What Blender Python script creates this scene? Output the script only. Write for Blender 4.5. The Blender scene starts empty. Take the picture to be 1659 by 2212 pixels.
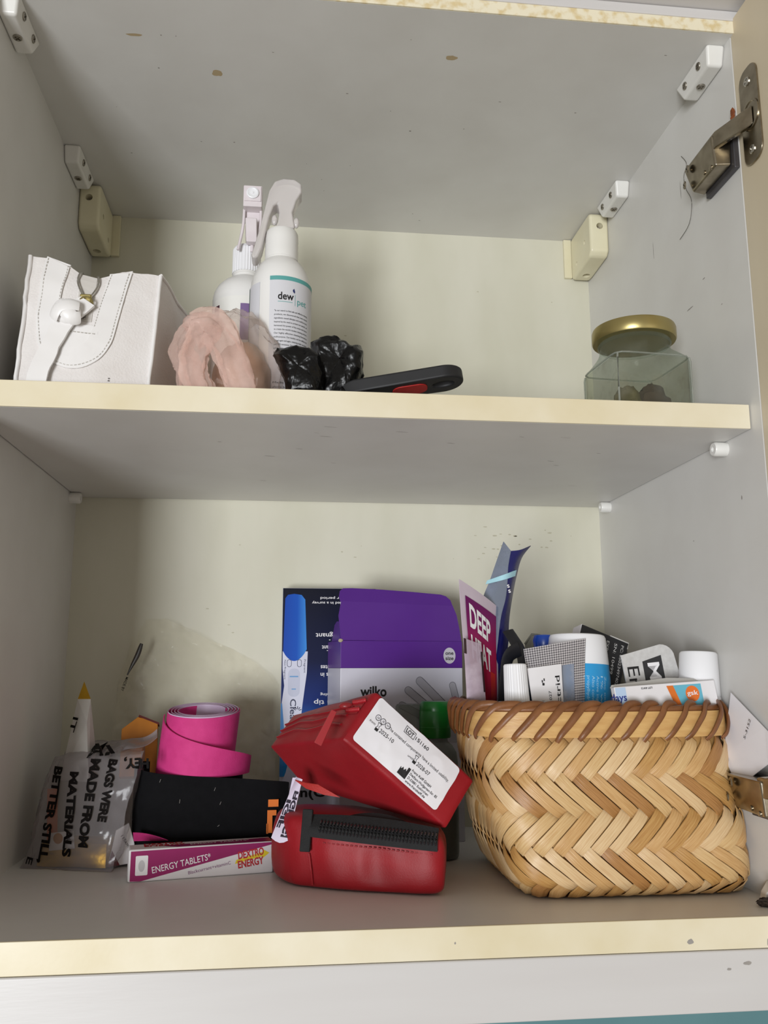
import bpy, bmesh, math, random
from mathutils import Vector, Matrix, noise
from mathutils.bvhtree import BVHTree
R_ = random.Random(7)
V = Vector
S = 0.001                                   # everything below is written in millimetres
scene = bpy.context.scene
col = scene.collection

# ------------------------------------------------------------------ camera, world, lights, exposure
CAM = V((209.417, -534.732, 151.014)); PITCH, ROLL, YAW, FPX = 0.179655, 0.001024, -0.109465, 1848.35
W, D, ZM, ZS, YM, ZT = 528.8, 314.9, 315.1, 332.7, 13.3, 614.1
RC = Matrix.Rotation(YAW, 3, 'Z') @ Matrix.Rotation(PITCH, 3, 'X') @ Matrix.Rotation(ROLL, 3, 'Y')
cd = bpy.data.cameras.new('camera'); cam = bpy.data.objects.new('camera', cd); col.objects.link(cam)
cd.sensor_fit = 'HORIZONTAL'; cd.sensor_width = 36; cd.lens = 36 * FPX / 1659; cd.clip_start = 0.01
mw = Matrix((RC.col[0], RC.col[2], -RC.col[1])).transposed().to_4x4(); mw.translation = CAM * S
cam.matrix_world = mw; scene.camera = cam

world = bpy.data.worlds.new('room_light'); scene.world = world; world.use_nodes = True
bg = world.node_tree.nodes['Background']; bg.inputs[0].default_value = (1.0, 0.925, 0.81, 1); bg.inputs[1].default_value = 0.33

def area(name, loc, target, sx, sy, power, color):
    l = bpy.data.lights.new(name, 'AREA'); l.shape = 'RECTANGLE'; l.size = sx; l.size_y = sy; l.energy = power; l.color = color
    o = bpy.data.objects.new(name, l); col.objects.link(o); o.location = loc
    o.rotation_euler = (V(target) - V(loc)).to_track_quat('-Z', 'Y').to_euler(); return o
area('window_left_offscreen', (-0.95, -2.9, -0.30), (0.26, 0.2, 0.3), 0.80, 1.0, 82, (0.95, 0.975, 1.0))

vs = scene.view_settings
vs.view_transform = 'Standard'; vs.look = 'None'; vs.gamma = 1; vs.use_curve_mapping = False; vs.exposure = 0.0

# ------------------------------------------------------------------ helpers
def at(u, v, y):
    """point on the plane of real depth y that the calibrated camera sees at picture position u, v"""
    d = RC @ V(((u - 829.5) / FPX, 1, -(v - 1106) / FPX)); return CAM + d * ((y - CAM.y) / d.y)
def rgb(h): 
    c = [int(h[i:i+2], 16) / 255 for i in (0, 2, 4)]
    return tuple(x / 12.92 if x <= .04045 else ((x + .055) / 1.055) ** 2.4 for x in c) + (1,)
MATS = {}
def nd(nt, t, **k):
    n = nt.nodes.new(t)
    for a, b in k.items(): setattr(n, a, b)
    return n
def mat(name, c1, c2=None, scale=20, rough=.5, metal=0, bump=0, bscale=None, detail=4, stretch=None, spec=.5, coords='Object', mid=.5, width=.25, sheen=0, coat=0, trans=0, bdist=.0006):
    """procedural material: two colours mixed by noise, plus optional fine relief"""
    if name in MATS: return MATS[name]
    m = bpy.data.materials.new(name); m.use_nodes = True; nt = m.node_tree; p = nt.nodes['Principled BSDF']
    p.inputs['Roughness'].default_value = rough; p.inputs['Metallic'].default_value = metal; p.inputs['Specular IOR Level'].default_value = spec
    p.inputs['Sheen Weight'].default_value = sheen; p.inputs['Coat Weight'].default_value = coat; p.inputs['Transmission Weight'].default_value = trans
    tc = nd(nt, 'ShaderNodeTexCoord'); mp = nd(nt, 'ShaderNodeMapping'); nt.links.new(tc.outputs[coords], mp.inputs[0])
    if stretch: mp.inputs['Scale'].default_value = stretch
    c1 = rgb(c1) if isinstance(c1, str) else c1
    c2 = c1 if c2 is None else (rgb(c2) if isinstance(c2, str) else c2)
    no = nd(nt, 'ShaderNodeTexNoise'); no.inputs['Scale'].default_value = scale; no.inputs['Detail'].default_value = detail
    nt.links.new(mp.outputs[0], no.inputs['Vector'])
    r = nd(nt, 'ShaderNodeValToRGB'); r.color_ramp.elements[0].position = mid - width; r.color_ramp.elements[1].position = mid + width
    r.color_ramp.elements[0].color = c1; r.color_ramp.elements[1].color = c2
    nt.links.new(no.outputs['Fac'], r.inputs[0]); nt.links.new(r.outputs[0], p.inputs['Base Color'])
    if bump:
        b = nd(nt, 'ShaderNodeBump'); b.inputs['Strength'].default_value = bump; b.inputs['Distance'].default_value = bdist
        n2 = nd(nt, 'ShaderNodeTexNoise'); n2.inputs['Scale'].default_value = bscale or scale * 4; n2.inputs['Detail'].default_value = 3
        nt.links.new(mp.outputs[0], n2.inputs['Vector']); nt.links.new(n2.outputs['Fac'], b.inputs['Height']); nt.links.new(b.outputs[0], p.inputs['Normal'])
    MATS[name] = m; return m
def clear(name, tint, body, fac, rough=.15, namt=.0, nscale=60, bump=.3, bscale=120, lo=.5, hi=.8):
    """thin clear plastic or glass: see-through film with a glossy, slightly hazy skin; haze follows noise"""
    if name in MATS: return MATS[name]
    m = bpy.data.materials.new(name); m.use_nodes = True; nt = m.node_tree; p = nt.nodes['Principled BSDF']; out = nt.nodes['Material Output']
    p.inputs['Base Color'].default_value = rgb(body); p.inputs['Roughness'].default_value = rough
    tr = nd(nt, 'ShaderNodeBsdfTransparent'); tr.inputs[0].default_value = rgb(tint)
    tc = nd(nt, 'ShaderNodeTexCoord'); no = nd(nt, 'ShaderNodeTexNoise'); no.inputs['Scale'].default_value = nscale; no.inputs['Detail'].default_value = 5
    nt.links.new(tc.outputs['Object'], no.inputs['Vector'])
    mr = nd(nt, 'ShaderNodeMapRange'); mr.inputs['From Min'].default_value = lo; mr.inputs['From Max'].default_value = hi
    mr.inputs['To Min'].default_value = fac; mr.inputs['To Max'].default_value = min(1, fac + namt); nt.links.new(no.outputs['Fac'], mr.inputs['Value'])
    lw = nd(nt, 'ShaderNodeLayerWeight'); lw.inputs[0].default_value = .15
    mx0 = nd(nt, 'ShaderNodeMath', operation='MULTIPLY_ADD'); mx0.inputs[1].default_value = .45; mx0.use_clamp = True
    nt.links.new(lw.outputs['Facing'], mx0.inputs[0]); nt.links.new(mr.outputs[0], mx0.inputs[2])
    b = nd(nt, 'ShaderNodeBump'); b.inputs['Strength'].default_value = bump; b.inputs['Distance'].default_value = .001
    n2 = nd(nt, 'ShaderNodeTexNoise'); n2.inputs['Scale'].default_value = bscale; nt.links.new(tc.outputs['Object'], n2.inputs['Vector'])
    nt.links.new(n2.outputs['Fac'], b.inputs['Height']); nt.links.new(b.outputs[0], p.inputs['Normal'])
    mx = nd(nt, 'ShaderNodeMixShader'); nt.links.new(mx0.outputs[0], mx.inputs[0]); nt.links.new(tr.outputs[0], mx.inputs[1]); nt.links.new(p.outputs[0], mx.inputs[2])
    nt.links.new(mx.outputs[0], out.inputs[0]); MATS[name] = m; return m

ORG = {}
class G:
    def __init__(s): s.v = []; s.f = []; s.uv = {}
    def add(s, vs_, fs):
        o = len(s.v); s.v += [V(p) for p in vs_]; s.f += [tuple(i + o for i in f) for f in fs]; return s
    def hexa(s, c):       # 8 corners: bottom 4 ccw, top 4 ccw
        return s.add(c, [(3,2,1,0),(4,5,6,7),(0,1,5,4),(1,2,6,5),(2,3,7,6),(3,0,4,7)])
    def box(s, x0, x1, y0, y1, z0, z1):
        return s.hexa([(x0,y0,z0),(x1,y0,z0),(x1,y1,z0),(x0,y1,z0),(x0,y0,z1),(x1,y0,z1),(x1,y1,z1),(x0,y1,z1)])
    def fbox(s, F, x0, x1, y0, y1, n0, n1):     # box in a frame F(x, y, n)
        return s.hexa([F(x0,y0,n0),F(x1,y0,n0),F(x1,y1,n0),F(x0,y1,n0),F(x0,y0,n1),F(x1,y0,n1),F(x1,y1,n1),F(x0,y1,n1)])
    def prism(s, pts, F, n0, n1):               # 2-D outline (ccw) in frame F, extruded n0..n1
        k = len(pts); o = [F(x, y, n0) for x, y in pts] + [F(x, y, n1) for x, y in pts]
        return s.add(o, [tuple(range(k))[::-1], tuple(range(k, 2*k))] + [(i, (i+1) % k, k + (i+1) % k, k + i) for i in range(k)])
    def grid(s, fn, nu, nv, cu=False):          # fn(a, b), a, b in 0..1
        o = [fn(i / (nu if cu else nu), j / nv) for i in range(nu if cu else nu + 1) for j in range(nv + 1)]
        m = nv + 1; f = []
        for i in range(nu):
            i2 = (i + 1) % nu if cu else i + 1
            f += [(i*m + j, i2*m + j, i2*m + j + 1, i*m + j + 1) for j in range(nv)]
        return s.add(o, f)
    def lathe(s, prof, c, n=40, X=V((1,0,0)), Y=V((0,1,0)), Z=V((0,0,1)), cap=True):     # prof: (r, z)
        c = V(c); o = []; m = len(prof)
        for i in range(n):
            a = 2 * math.pi * i / n
            for r, z in prof: o.append(c + X * (r * math.cos(a)) + Y * (r * math.sin(a)) + Z * z)
        f = [(i*m + j, ((i+1) % n)*m + j, ((i+1) % n)*m + j + 1, i*m + j + 1) for i in range(n) for j in range(m - 1)]
        if cap:
            f.append(tuple(i*m for i in range(n))[::-1]); f.append(tuple(i*m + m - 1 for i in range(n)))
        return s.add(o, f)
    def tube(s, path, r, n=10, flat=1.0, up=None, closed=False, rf=None):    # r half width, flat = thickness ratio along 'up'
        path = [V(p) for p in path]; k = len(path); o = []
        for i, p in enumerate(path):
            a = path[(i-1) % k] if closed or i > 0 else p; b = path[(i+1) % k] if closed or i < k - 1 else p
            t = (b - a).normalized(); u = V(up[i] if isinstance(up, list) else (up or (0, 0, 1)))
            u = (u - t * u.dot(t)); u = u.normalized() if u.length > 1e-5 else t.orthogonal().normalized(); w = t.cross(u)
            rr = r * (rf(i / max(1, k - 1)) if rf else 1)
            for j in range(n):
                q = 2 * math.pi * j / n; o.append(p + w * (rr * math.cos(q)) + u * (rr * flat * math.sin(q)))
        f = []
        for i in range(k if closed else k - 1):
            i2 = (i + 1) % k
            f += [(i*n + j, i*n + (j+1) % n, i2*n + (j+1) % n, i2*n + j) for j in range(n)]
        if not closed: f += [tuple(range(n))[::-1], tuple(range((k-1)*n, k*n))]
        return s.add(o, f)
    def ball(s, c, rx, ry, rz, nu=20, nv=12, fn=None):
        def q(a, b):
            th, ph = 2*math.pi*a, math.pi*(b*.996 + .002); d = V((math.sin(ph)*math.cos(th), math.sin(ph)*math.sin(th), -math.cos(ph)))
            k = fn(d) if fn else 1
            return V(c) + V((d.x*rx*k, d.y*ry*k, d.z*rz*k))
        return s.grid(q, nu, nv, True)
    def thick(s, t):                             # doubles a sheet: offset copy along vertex normals, rims closed
        bm = s.bm(); bmesh.ops.recalc_face_normals(bm, faces=bm.faces); bm.normal_update()
        bmesh.ops.solidify(bm, geom=bm.faces[:], thickness=t); s.v = [v.co.copy() for v in bm.verts]; bm.verts.index_update()
        s.f = [tuple(v.index for v in f.verts) for f in bm.faces]; bm.free(); return s
    def bm(s):
        bm = bmesh.new(); vv = [bm.verts.new(p) for p in s.v]
        for f in s.f:
            try: bm.faces.new([vv[i] for i in f])
            except ValueError: pass
        return bm
    def move(s, fn): s.v = [V(fn(p)) for p in s.v]; return s
def frame(o, x, y):
    o = V(o); x = V(x).normalized(); y = V(y); y = (y - x * y.dot(x)).normalized(); n = x.cross(y)
    return lambda a, b, c=0: o + x * a + y * b + n * c
def setp(o, label=None, cat=None, group=None, kind=None):
    for k, v in (('label', label), ('category', cat), ('group', group), ('kind', kind)):
        if v: o[k] = v
    return o
def thing(name, label, cat, loc, group=None):
    o = bpy.data.objects.new(name, None); col.objects.link(o); o.location = V(loc) * S; o.empty_display_size = .01
    ORG[o] = V(loc); return setp(o, label, cat, group)
def obj(name, g, m, parent=None, smooth=0, bevel=0, sub=0, label=None, cat=None, group=None, kind=None, recalc=True, segs=2, uv=None):
    if parent is not None: L = ORG[parent]
    else:
        xs = [p.x for p in g.v]; ys = [p.y for p in g.v]; L = V(((min(xs)+max(xs))/2, (min(ys)+max(ys))/2, min(p.z for p in g.v)))
    me = bpy.data.meshes.new(name); me.from_pydata([(p - L) * S for p in g.v], [], g.f)
    if recalc:
        b = bmesh.new(); b.from_mesh(me); bmesh.ops.recalc_face_normals(b, faces=b.faces); b.to_mesh(me); b.free()
    if smooth:
        me.polygons.foreach_set('use_smooth', [True] * len(me.polygons)); me.set_sharp_from_angle(angle=math.radians(smooth))
    if uv:
        ul = me.uv_layers.new(name='UVMap')
        for lp in me.loops: ul.data[lp.index].uv = uv[lp.vertex_index]
    me.materials.append(m); o = bpy.data.objects.new(name, me); col.objects.link(o)
    if parent is not None: o.parent = parent
    else: o.location = L * S
    ORG[o] = L
    if bevel:
        md = o.modifiers.new('bevel', 'BEVEL'); md.width = bevel * S; md.segments = segs; md.limit_method = 'ANGLE'; md.angle_limit = math.radians(35)
        me.polygons.foreach_set('use_smooth', [True] * len(me.polygons)); md.harden_normals = True
    if sub:
        md = o.modifiers.new('sub', 'SUBSURF'); md.levels = sub; md.render_levels = sub
        me.polygons.foreach_set('use_smooth', [True] * len(me.polygons))
    return setp(o, label, cat, group, kind)
_tx = {}
def T2(s, w=None, h=None, bold=0.0):
    key = (s, bold)
    if key not in _tx:
        c = bpy.data.curves.new('t', 'FONT'); c.body = s; c.size = 1; c.offset = bold; c.resolution_u = 3; c.fill_mode = 'FRONT'
        o = bpy.data.objects.new('t', c); me = bpy.data.meshes.new_from_object(o)
        v = [(p.co.x, p.co.y) for p in me.vertices]; f = [tuple(p.vertices) for p in me.polygons]
        bpy.data.objects.remove(o); bpy.data.curves.remove(c); bpy.data.meshes.remove(me); _tx[key] = (v, f)
    v, f = _tx[key]; x0 = min(p[0] for p in v); x1 = max(p[0] for p in v); k = h / .7 if h else None
    sx = (w / (x1 - x0)) if w else k; sy = k or sx
    return [((p[0] - x0) * sx, p[1] * sy) for p in v], f
def letters(g, items, F, n=.12):                 # items: (text, x, y, width, cap height, rot deg, bold)
    for it in items:
        s, x, y, w, h = it[:5]; a = math.radians(it[5] if len(it) > 5 else 0); b = it[6] if len(it) > 6 else 0
        v, f = T2(s, w, h, b); ca, sa = math.cos(a), math.sin(a)
        g.add([F(x + p*ca - q*sa, y + p*sa + q*ca, n) for p, q in v], f)
    return g
def flat(g, pts, F, n=.08): return g.add([F(x, y, n) for x, y in pts], [tuple(range(len(pts)))])
def rrect(x0, y0, x1, y1, r, k=5):
    o = []
    for cx, cy, a0 in ((x1-r, y0+r, -90), (x1-r, y1-r, 0), (x0+r, y1-r, 90), (x0+r, y0+r, 180)):
        o += [(cx + r*math.cos(math.radians(a0 + 90*i/k)), cy + r*math.sin(math.radians(a0 + 90*i/k))) for i in range(k + 1)]
    return o
def disc(x, y, r, k=20, ry=None): return [(x + r*math.cos(2*math.pi*i/k), y + (ry or r)*math.sin(2*math.pi*i/k)) for i in range(k)]
def spline(pts, n=6):
    pts = [V(p) if len(p) == 3 else V((p[0], p[1], 0)) for p in pts]; o = []
    for i in range(len(pts) - 1):
        a, b, c, d = pts[max(0, i-1)], pts[i], pts[i+1], pts[min(len(pts)-1, i+2)]
        for j in range(n):
            t = j / n; o.append(.5 * ((2*b) + (c-a)*t + (2*a-5*b+4*c-d)*t*t + (3*b-a-3*c+d)*t**3))
    return o + [pts[-1]]
def nz(p, s, seed=0): return noise.noise(V((p[0]*s + seed, p[1]*s + seed*1.7, p[2]*s - seed)))
def ridge(p, s, seed=0): return 1 - 2*abs(nz(p, s, seed))

class Soft:
    """a soft box from 8 corners: c[(a,b,c)] with a, b, c in 0/1; its faces bulge; any surface point can be read back"""
    def __init__(s, c, bulge=(3,3,3), wr=0, ws=.03, seed=0, pinch=0):
        s.c = {k: V(p) for k, p in c.items()}; s.b = bulge; s.wr = wr; s.ws = ws; s.seed = seed; s.pinch = pinch
        s.mid = sum(s.c.values(), V((0,0,0))) / 8
    def pt(s, a, b, c):
        q = V((0,0,0))
        for (i, j, k), p in s.c.items(): q += p * ((a if i else 1-a) * (b if j else 1-b) * (c if k else 1-c))
        A = s.c[1,0,0] - s.c[0,0,0]; B = s.c[0,1,0] - s.c[0,0,0]; C = s.c[0,0,1] - s.c[0,0,0]
        ha, hb, hc = 4*a*(1-a), 4*b*(1-b), 4*c*(1-c)
        q += A.normalized() * ((2*a-1) * s.b[0] * hb*hc) + B.normalized() * ((2*b-1) * s.b[1] * ha*hc) + C.normalized() * ((2*c-1) * s.b[2] * ha*hb)
        if s.wr: q += (q - s.mid).normalized() * s.wr * (nz(q, s.ws, s.seed) + .5*ridge(q, s.ws*2.3, s.seed + 5) - .25)
        return q
    def on(s, f, off=0):                         # f(x,y)->(a,b,c); returns F(x,y,n) with n along the outward normal
        def F(x, y, n=0):
            p = s.pt(*f(x, y)); e = .5
            t1 = s.pt(*f(x+e, y)) - p; t2 = s.pt(*f(x, y+e)) - p; N = t1.cross(t2).normalized()
            if N.dot(p - s.mid) < 0: N = -N
            return p + N * (n + off)
        return F
    def mesh(s, n=10):
        g = G(); idx = {}
        def vid(i, j, k):
            if (i, j, k) not in idx: idx[i,j,k] = len(g.v); g.v.append(s.pt(i/n, j/n, k/n))
            return idx[i,j,k]
        for i in range(n):
            for j in range(n):
                for e in (0, n):
                    for q in (((i,j,e),(i+1,j,e),(i+1,j+1,e),(i,j+1,e)), ((i,e,j),(i+1,e,j),(i+1,e,j+1),(i,e,j+1)), ((e,i,j),(e,i+1,j),(e,i+1,j+1),(e,i,j+1))):
                        g.f.append(tuple(vid(*p) for p in q))
        return g
def strip(path, width, F, n0, n1, wf=None):      # flat band along a 2-D path, laid on surface F, thickness n0..n1
    path = [V((p[0], p[1], 0)) for p in path]; g = G(); k = len(path); o = []
    for i, p in enumerate(path):
        t = (path[min(k-1, i+1)] - path[max(0, i-1)]).normalized(); w = V((-t.y, t.x, 0)) * (width/2 * (wf(i/(k-1)) if wf else 1))
        a, b = p + w, p - w; o += [F(a.x, a.y, n0), F(b.x, b.y, n0), F(b.x, b.y, n1), F(a.x, a.y, n1)]
    f = [(i*4 + j, i*4 + (j+1) % 4, i*4 + 4 + (j+1) % 4, i*4 + 4 + j) for i in range(k-1) for j in range(4)]
    return g.add(o, f + [(0,1,2,3), tuple(4*(k-1) + j for j in (3,2,1,0))])
def dashes(path, step, dash, width, F, n):       # stitching
    path = spline(path, 12) if len(path) > 2 else [V((*path[0], 0)).lerp(V((*path[1], 0)), i/40) for i in range(41)]
    g = G(); acc = 0; pts = [path[0]]; L = [0]
    for a, b in zip(path, path[1:]): L.append(L[-1] + (b - a).length)
    def ev(s_):
        for i in range(len(L) - 1):
            if L[i+1] >= s_: return path[i].lerp(path[i+1], (s_ - L[i]) / max(1e-6, L[i+1] - L[i]))
        return path[-1]
    s_ = 0
    while s_ + dash < L[-1]:
        a, b = ev(s_), ev(s_ + dash); t = (b - a).normalized(); w = V((-t.y, t.x, 0)) * width/2
        g.hexa([F(q.x, q.y, h) for h in (0, n) for q in (a-w, b-w, b+w, a+w)]); s_ += step
    return g

# ------------------------------------------------------------------ materials of the cabinet
M_side = mat('white_melamine', 'dddcd9', 'd3d1cd', scale=14, rough=.38, detail=7, bump=.04, bscale=600)
M_back = mat('cream_hardboard', 'd9d6c6', 'cbc8b4', scale=14, rough=.55, bump=.04, bscale=500, stretch=(1,1,.4))
M_edge = mat('yellowed_edging', 'e7deC6', 'dacdaa', scale=16, rough=.4, detail=8, mid=.56, width=.2, bump=.05, bscale=300)
M_chip = mat('chipped_edging', 'e9e0c6', 'd8c496', scale=130, rough=.5, detail=9, mid=.56, width=.08)
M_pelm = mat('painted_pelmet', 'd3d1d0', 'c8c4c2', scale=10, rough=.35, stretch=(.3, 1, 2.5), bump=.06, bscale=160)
M_door = mat('beige_door', 'd8ccb4', 'cbbda2', scale=18, rough=.45, stretch=(1, 1, .15), detail=7, bump=.06, bscale=140)
M_teal = mat('teal_tile', '6f979c', '5f878d', scale=6, rough=.25)
M_white = mat('white_plastic', 'e9e8e4', 'dfddd8', scale=30, rough=.35)
M_cream = mat('cream_plastic', 'e6e0c4', 'ddd5b4', scale=24, rough=.3)
M_steel = mat('dull_steel', 'b4afa5', '8a847a', scale=160, rough=.35, metal=1, detail=6)
M_bronze = mat('tarnished_steel', 'b3aa98', '857b6a', scale=90, rough=.24, metal=1, detail=6)
M_zinc = mat('bright_steel', 'c9c6bf', rough=.2, metal=1)
M_stain = mat('brown_stain', 'bba988', 'b09a76', scale=60, rough=.5)
M_scuff = mat('grey_scuff', 'a19c97', '8d8782', scale=90, rough=.6)
M_rust = mat('rust_crumb', '8f4d22', '6b3414', scale=300, rough=.8)

# ------------------------------------------------------------------ the setting: cabinet carcass
def struct(name, g, m, parent=None, bevel=0, label=None, **k):
    o = obj(name, g, m, parent, bevel=bevel, label=label, **k)
    if parent is None: o['kind'] = 'structure'
    return o
fl = struct('floor', G().box(-16, W+16, 1, D+3, -18, 0), M_side, label='dull grey-white base board of the cabinet')
struct('edge_band', G().box(-16, W+16, -.8, 1, -18.2, 0), M_edge, fl, bevel=.5, label='yellowed cream edging')
wl = struct('wall_left', G().box(-16, 0, 0, D, 0, ZT), M_side, label='white left side panel of the cabinet, in shade')
wr_ = struct('wall_right', G().box(W, W+16, 0, D, 0, ZT), M_side, label='bright white right side panel of the cabinet')
wb = struct('wall_back', G().box(-16, W+16, D, D+4, 0, ZT), M_back, label='cream hardboard back panel of the cabinet')
ce = struct('ceiling', G().box(-16, W+16, -3.5, D+3, ZT, ZT+18), M_side, label='grey-white top board of the cabinet')
struct('edge_band', G().box(-16, W+16, -5, -3.5, ZT, ZT+10), M_chip, ce, bevel=.4, label='chipped yellow edging')
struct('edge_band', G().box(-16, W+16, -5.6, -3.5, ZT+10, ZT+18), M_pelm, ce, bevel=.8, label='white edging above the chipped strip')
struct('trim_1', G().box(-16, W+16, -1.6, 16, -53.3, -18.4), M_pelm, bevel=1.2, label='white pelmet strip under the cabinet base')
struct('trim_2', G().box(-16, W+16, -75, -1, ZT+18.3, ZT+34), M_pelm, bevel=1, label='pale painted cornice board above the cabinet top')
struct('wall_kitchen', G().box(-1400, 1500, D+5, D+40, -1400, 1200), M_teal, label='teal kitchen wall behind and below the cabinet')
dr = struct('door_1', G().box(W+.3, W+18, -285, -.6, -18, ZT+12), M_door, bevel=.4, label='beige cabinet door swung open')

# stains and scuffs with a shape of their own, children of the boards they mark
def blot(g, c, X, Y, rx, ry, seed, k=18, lift=.06):
    F = frame(c, X, Y)
    return flat(g, [(rx*math.cos(2*math.pi*i/k)*(1 + .35*nz((math.cos(2*math.pi*i/k), math.sin(2*math.pi*i/k), seed), 1.7, seed)), ry*math.sin(2*math.pi*i/k)*(1 + .35*nz((math.sin(2*math.pi*i/k), math.cos(2*math.pi*i/k), seed), 1.7, seed+3))) for i in range(k)], F, lift)
g = G()
for x, y, rx, ry, sd in ((144.8, 80.5, 4, 3.6, 1), (325.7, 43.5, 4.6, 2.6, 2), (86.6, 44.7, 6, 1.3, 9)): blot(g, (x, y, ZT), (1,0,0), (0,-1,0), rx, ry, sd)
obj('stain', g, M_stain, ce, recalc=False, label='light brown stains')
g = G()
for i in range(22): blot(g, (R_.uniform(40, 500), R_.uniform(10, 290), ZT), (1,0,0), (0,-1,0), R_.uniform(.3, 1.2), R_.uniform(.3, .7), i)
obj('scuff', g, M_scuff, ce, recalc=False)
g = G()
for i in range(26): blot(g, (R_.uniform(120, 505), D, R_.choice([R_.uniform(255, 300), R_.uniform(60, 300), R_.uniform(345, 560)])), (1,0,0), (0,0,1), R_.uniform(.4, 1.6), R_.uniform(.3, .7), i+30)
for i in range(16): blot(g, (R_.uniform(395, 480), D, R_.uniform(268, 296)), (1,0,0), (0,0,1), R_.uniform(.6, 2.4), R_.uniform(.4, .8), i+70)
obj('scuff', g, mat('olive_scuff', 'b9b49d', rough=.6), wb, recalc=False)
g = G()
for y, z, ry, rz in ((64, 452, 2, .5), (90, 438, 5, .5), (92, 545, .4, 8), (150, 520, .4, 9), (40, 420, 1, .4), (110, 250, .6, .6), (33, 270, .8, 1.5)): blot(g, (W, y, z), (0,-1,0), (0,0,1), ry, rz, y)
obj('scuff', g, M_scuff, wr_, recalc=False)
g = G()
for x, z, rx, rz in ((490, -44, 2.6, 1), (478, -47, 1.4, .7), (505, -15, 1, 2.5), (455, -13, 2, 1.4), (310, -9, .5, .6)): blot(g, (x, -1.7 if z < -18 else -.85, z + (18 if z < -40 else 0)), (1,0,0), (0,0,1), rx, rz, x)
obj('scuff', g, M_scuff, fl, recalc=False)

# shelf
sh = thing('shelf_board', 'removable white shelf board with a cream front edge, across the middle of the cabinet', 'shelf', (W/2, 160, ZM))
obj('board', G().box(.8, W-.8, YM+1, D-1.5, ZM, ZS), M_side, sh, bevel=.4)
obj('edge_band', G().box(.8, W-.8, YM-.8, YM+1, ZM, ZS), M_edge, sh, bevel=.5, label='cream front edging')
g = G()
for i in range(16): blot(g, (R_.uniform(150, 470), R_.uniform(30, 260), ZM), (1,.2,0), (.2,-1,0), R_.uniform(1.5, 5), R_.uniform(.2, .5), i+50)
obj('scuff', g, M_scuff, sh, recalc=False)

# ------------------------------------------------------------------ fixings
def screw(parent, c, N, r, m=M_steel, cross=True):
    N = V(N); X = N.orthogonal().normalized(); Y = N.cross(X)
    if not cross: return obj('screw', G().lathe([(r, -1), (r, .1), (r*.8, .45), (.05, .5)], c, 16, X, Y, N), m, parent, smooth=40)
    a_, b_ = r*.16, r*.66; plus = []                # outline of the cross recess, sunk into the head
    for q in range(4):
        cq, sq_ = (1, 0, -1, 0)[q], (0, 1, 0, -1)[q]
        plus += [(x*cq - y*sq_, x*sq_ + y*cq) for x, y in ((b_, -a_), (b_, a_), (a_, a_))]
    P = lambda x, y, z: V(c) + X*x + Y*y + N*z
    rim = lambda k, z: [P(x*k*r/math.hypot(x, y), y*k*r/math.hypot(x, y), z) for x, y in plus]
    rings_ = [rim(1, -.02), rim(1, .5), rim(.9, .95), [P(x, y, 1.0) for x, y in plus]]
    s_ = obj('screw', G().add([p for q in rings_ for p in q], [(j*12 + i, j*12 + (i+1) % 12, j*12 + 12 + (i+1) % 12, j*12 + 12 + i) for j in range(3) for i in range(12)]), m, parent, smooth=30)
    obj('cross_slot', G().add([P(x, y, 1.0) for x, y in plus] + [P(x, y, .05) for x, y in plus], [(i, (i+1) % 12, 12 + (i+1) % 12, 12 + i) for i in range(12)] + [tuple(range(12, 24))]), m, s_, recalc=False)
    return s_
def corner_block(side, y0, y1, label):
    x1 = 0 if side < 0 else W; s_ = -side; t = thing('corner_block', label, 'fixing block', (x1 + s_*7, (y0+y1)/2, ZT-15), 'white fixing blocks under the cabinet top')
    g = G(); c = []
    for z, i0, i1, w in ((ZT-15.2, 5, 8, 12.5), (ZT-.05, 0, 0, 14.8)):
        c += [(x1 + s_*.05, y0+i0, z), (x1 + s_*w, y0+i0, z), (x1 + s_*w, y1-i1, z), (x1 + s_*.05, y1-i1, z)]
    obj('block', g.hexa(c), M_white, t, bevel=2.2, segs=3)
    for q in (.3, .72): screw(t, (x1 + s_*13.7, y0 + (y1-y0)*q, ZT-7.2), (s_*.99, 0, -.14), 3.1)
    screw(t, (x1 + s_*6.5, y0 + (y1-y0)*.52, ZT-15.2), (0, 0, -1), 3.4)
    return t
corner_block(1, 7, 61, 'white plastic fixing block with three screws, right panel, near the steel hinge')
corner_block(1, 191, 244, 'white plastic fixing block on right panel, touching the cream hanging bracket')
corner_block(-1, 10, 63, 'white plastic fixing block on left panel, near the cabinet front')
corner_block(-1, 189, 247, 'white plastic fixing block on left panel, touching the cream hanging bracket')
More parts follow.
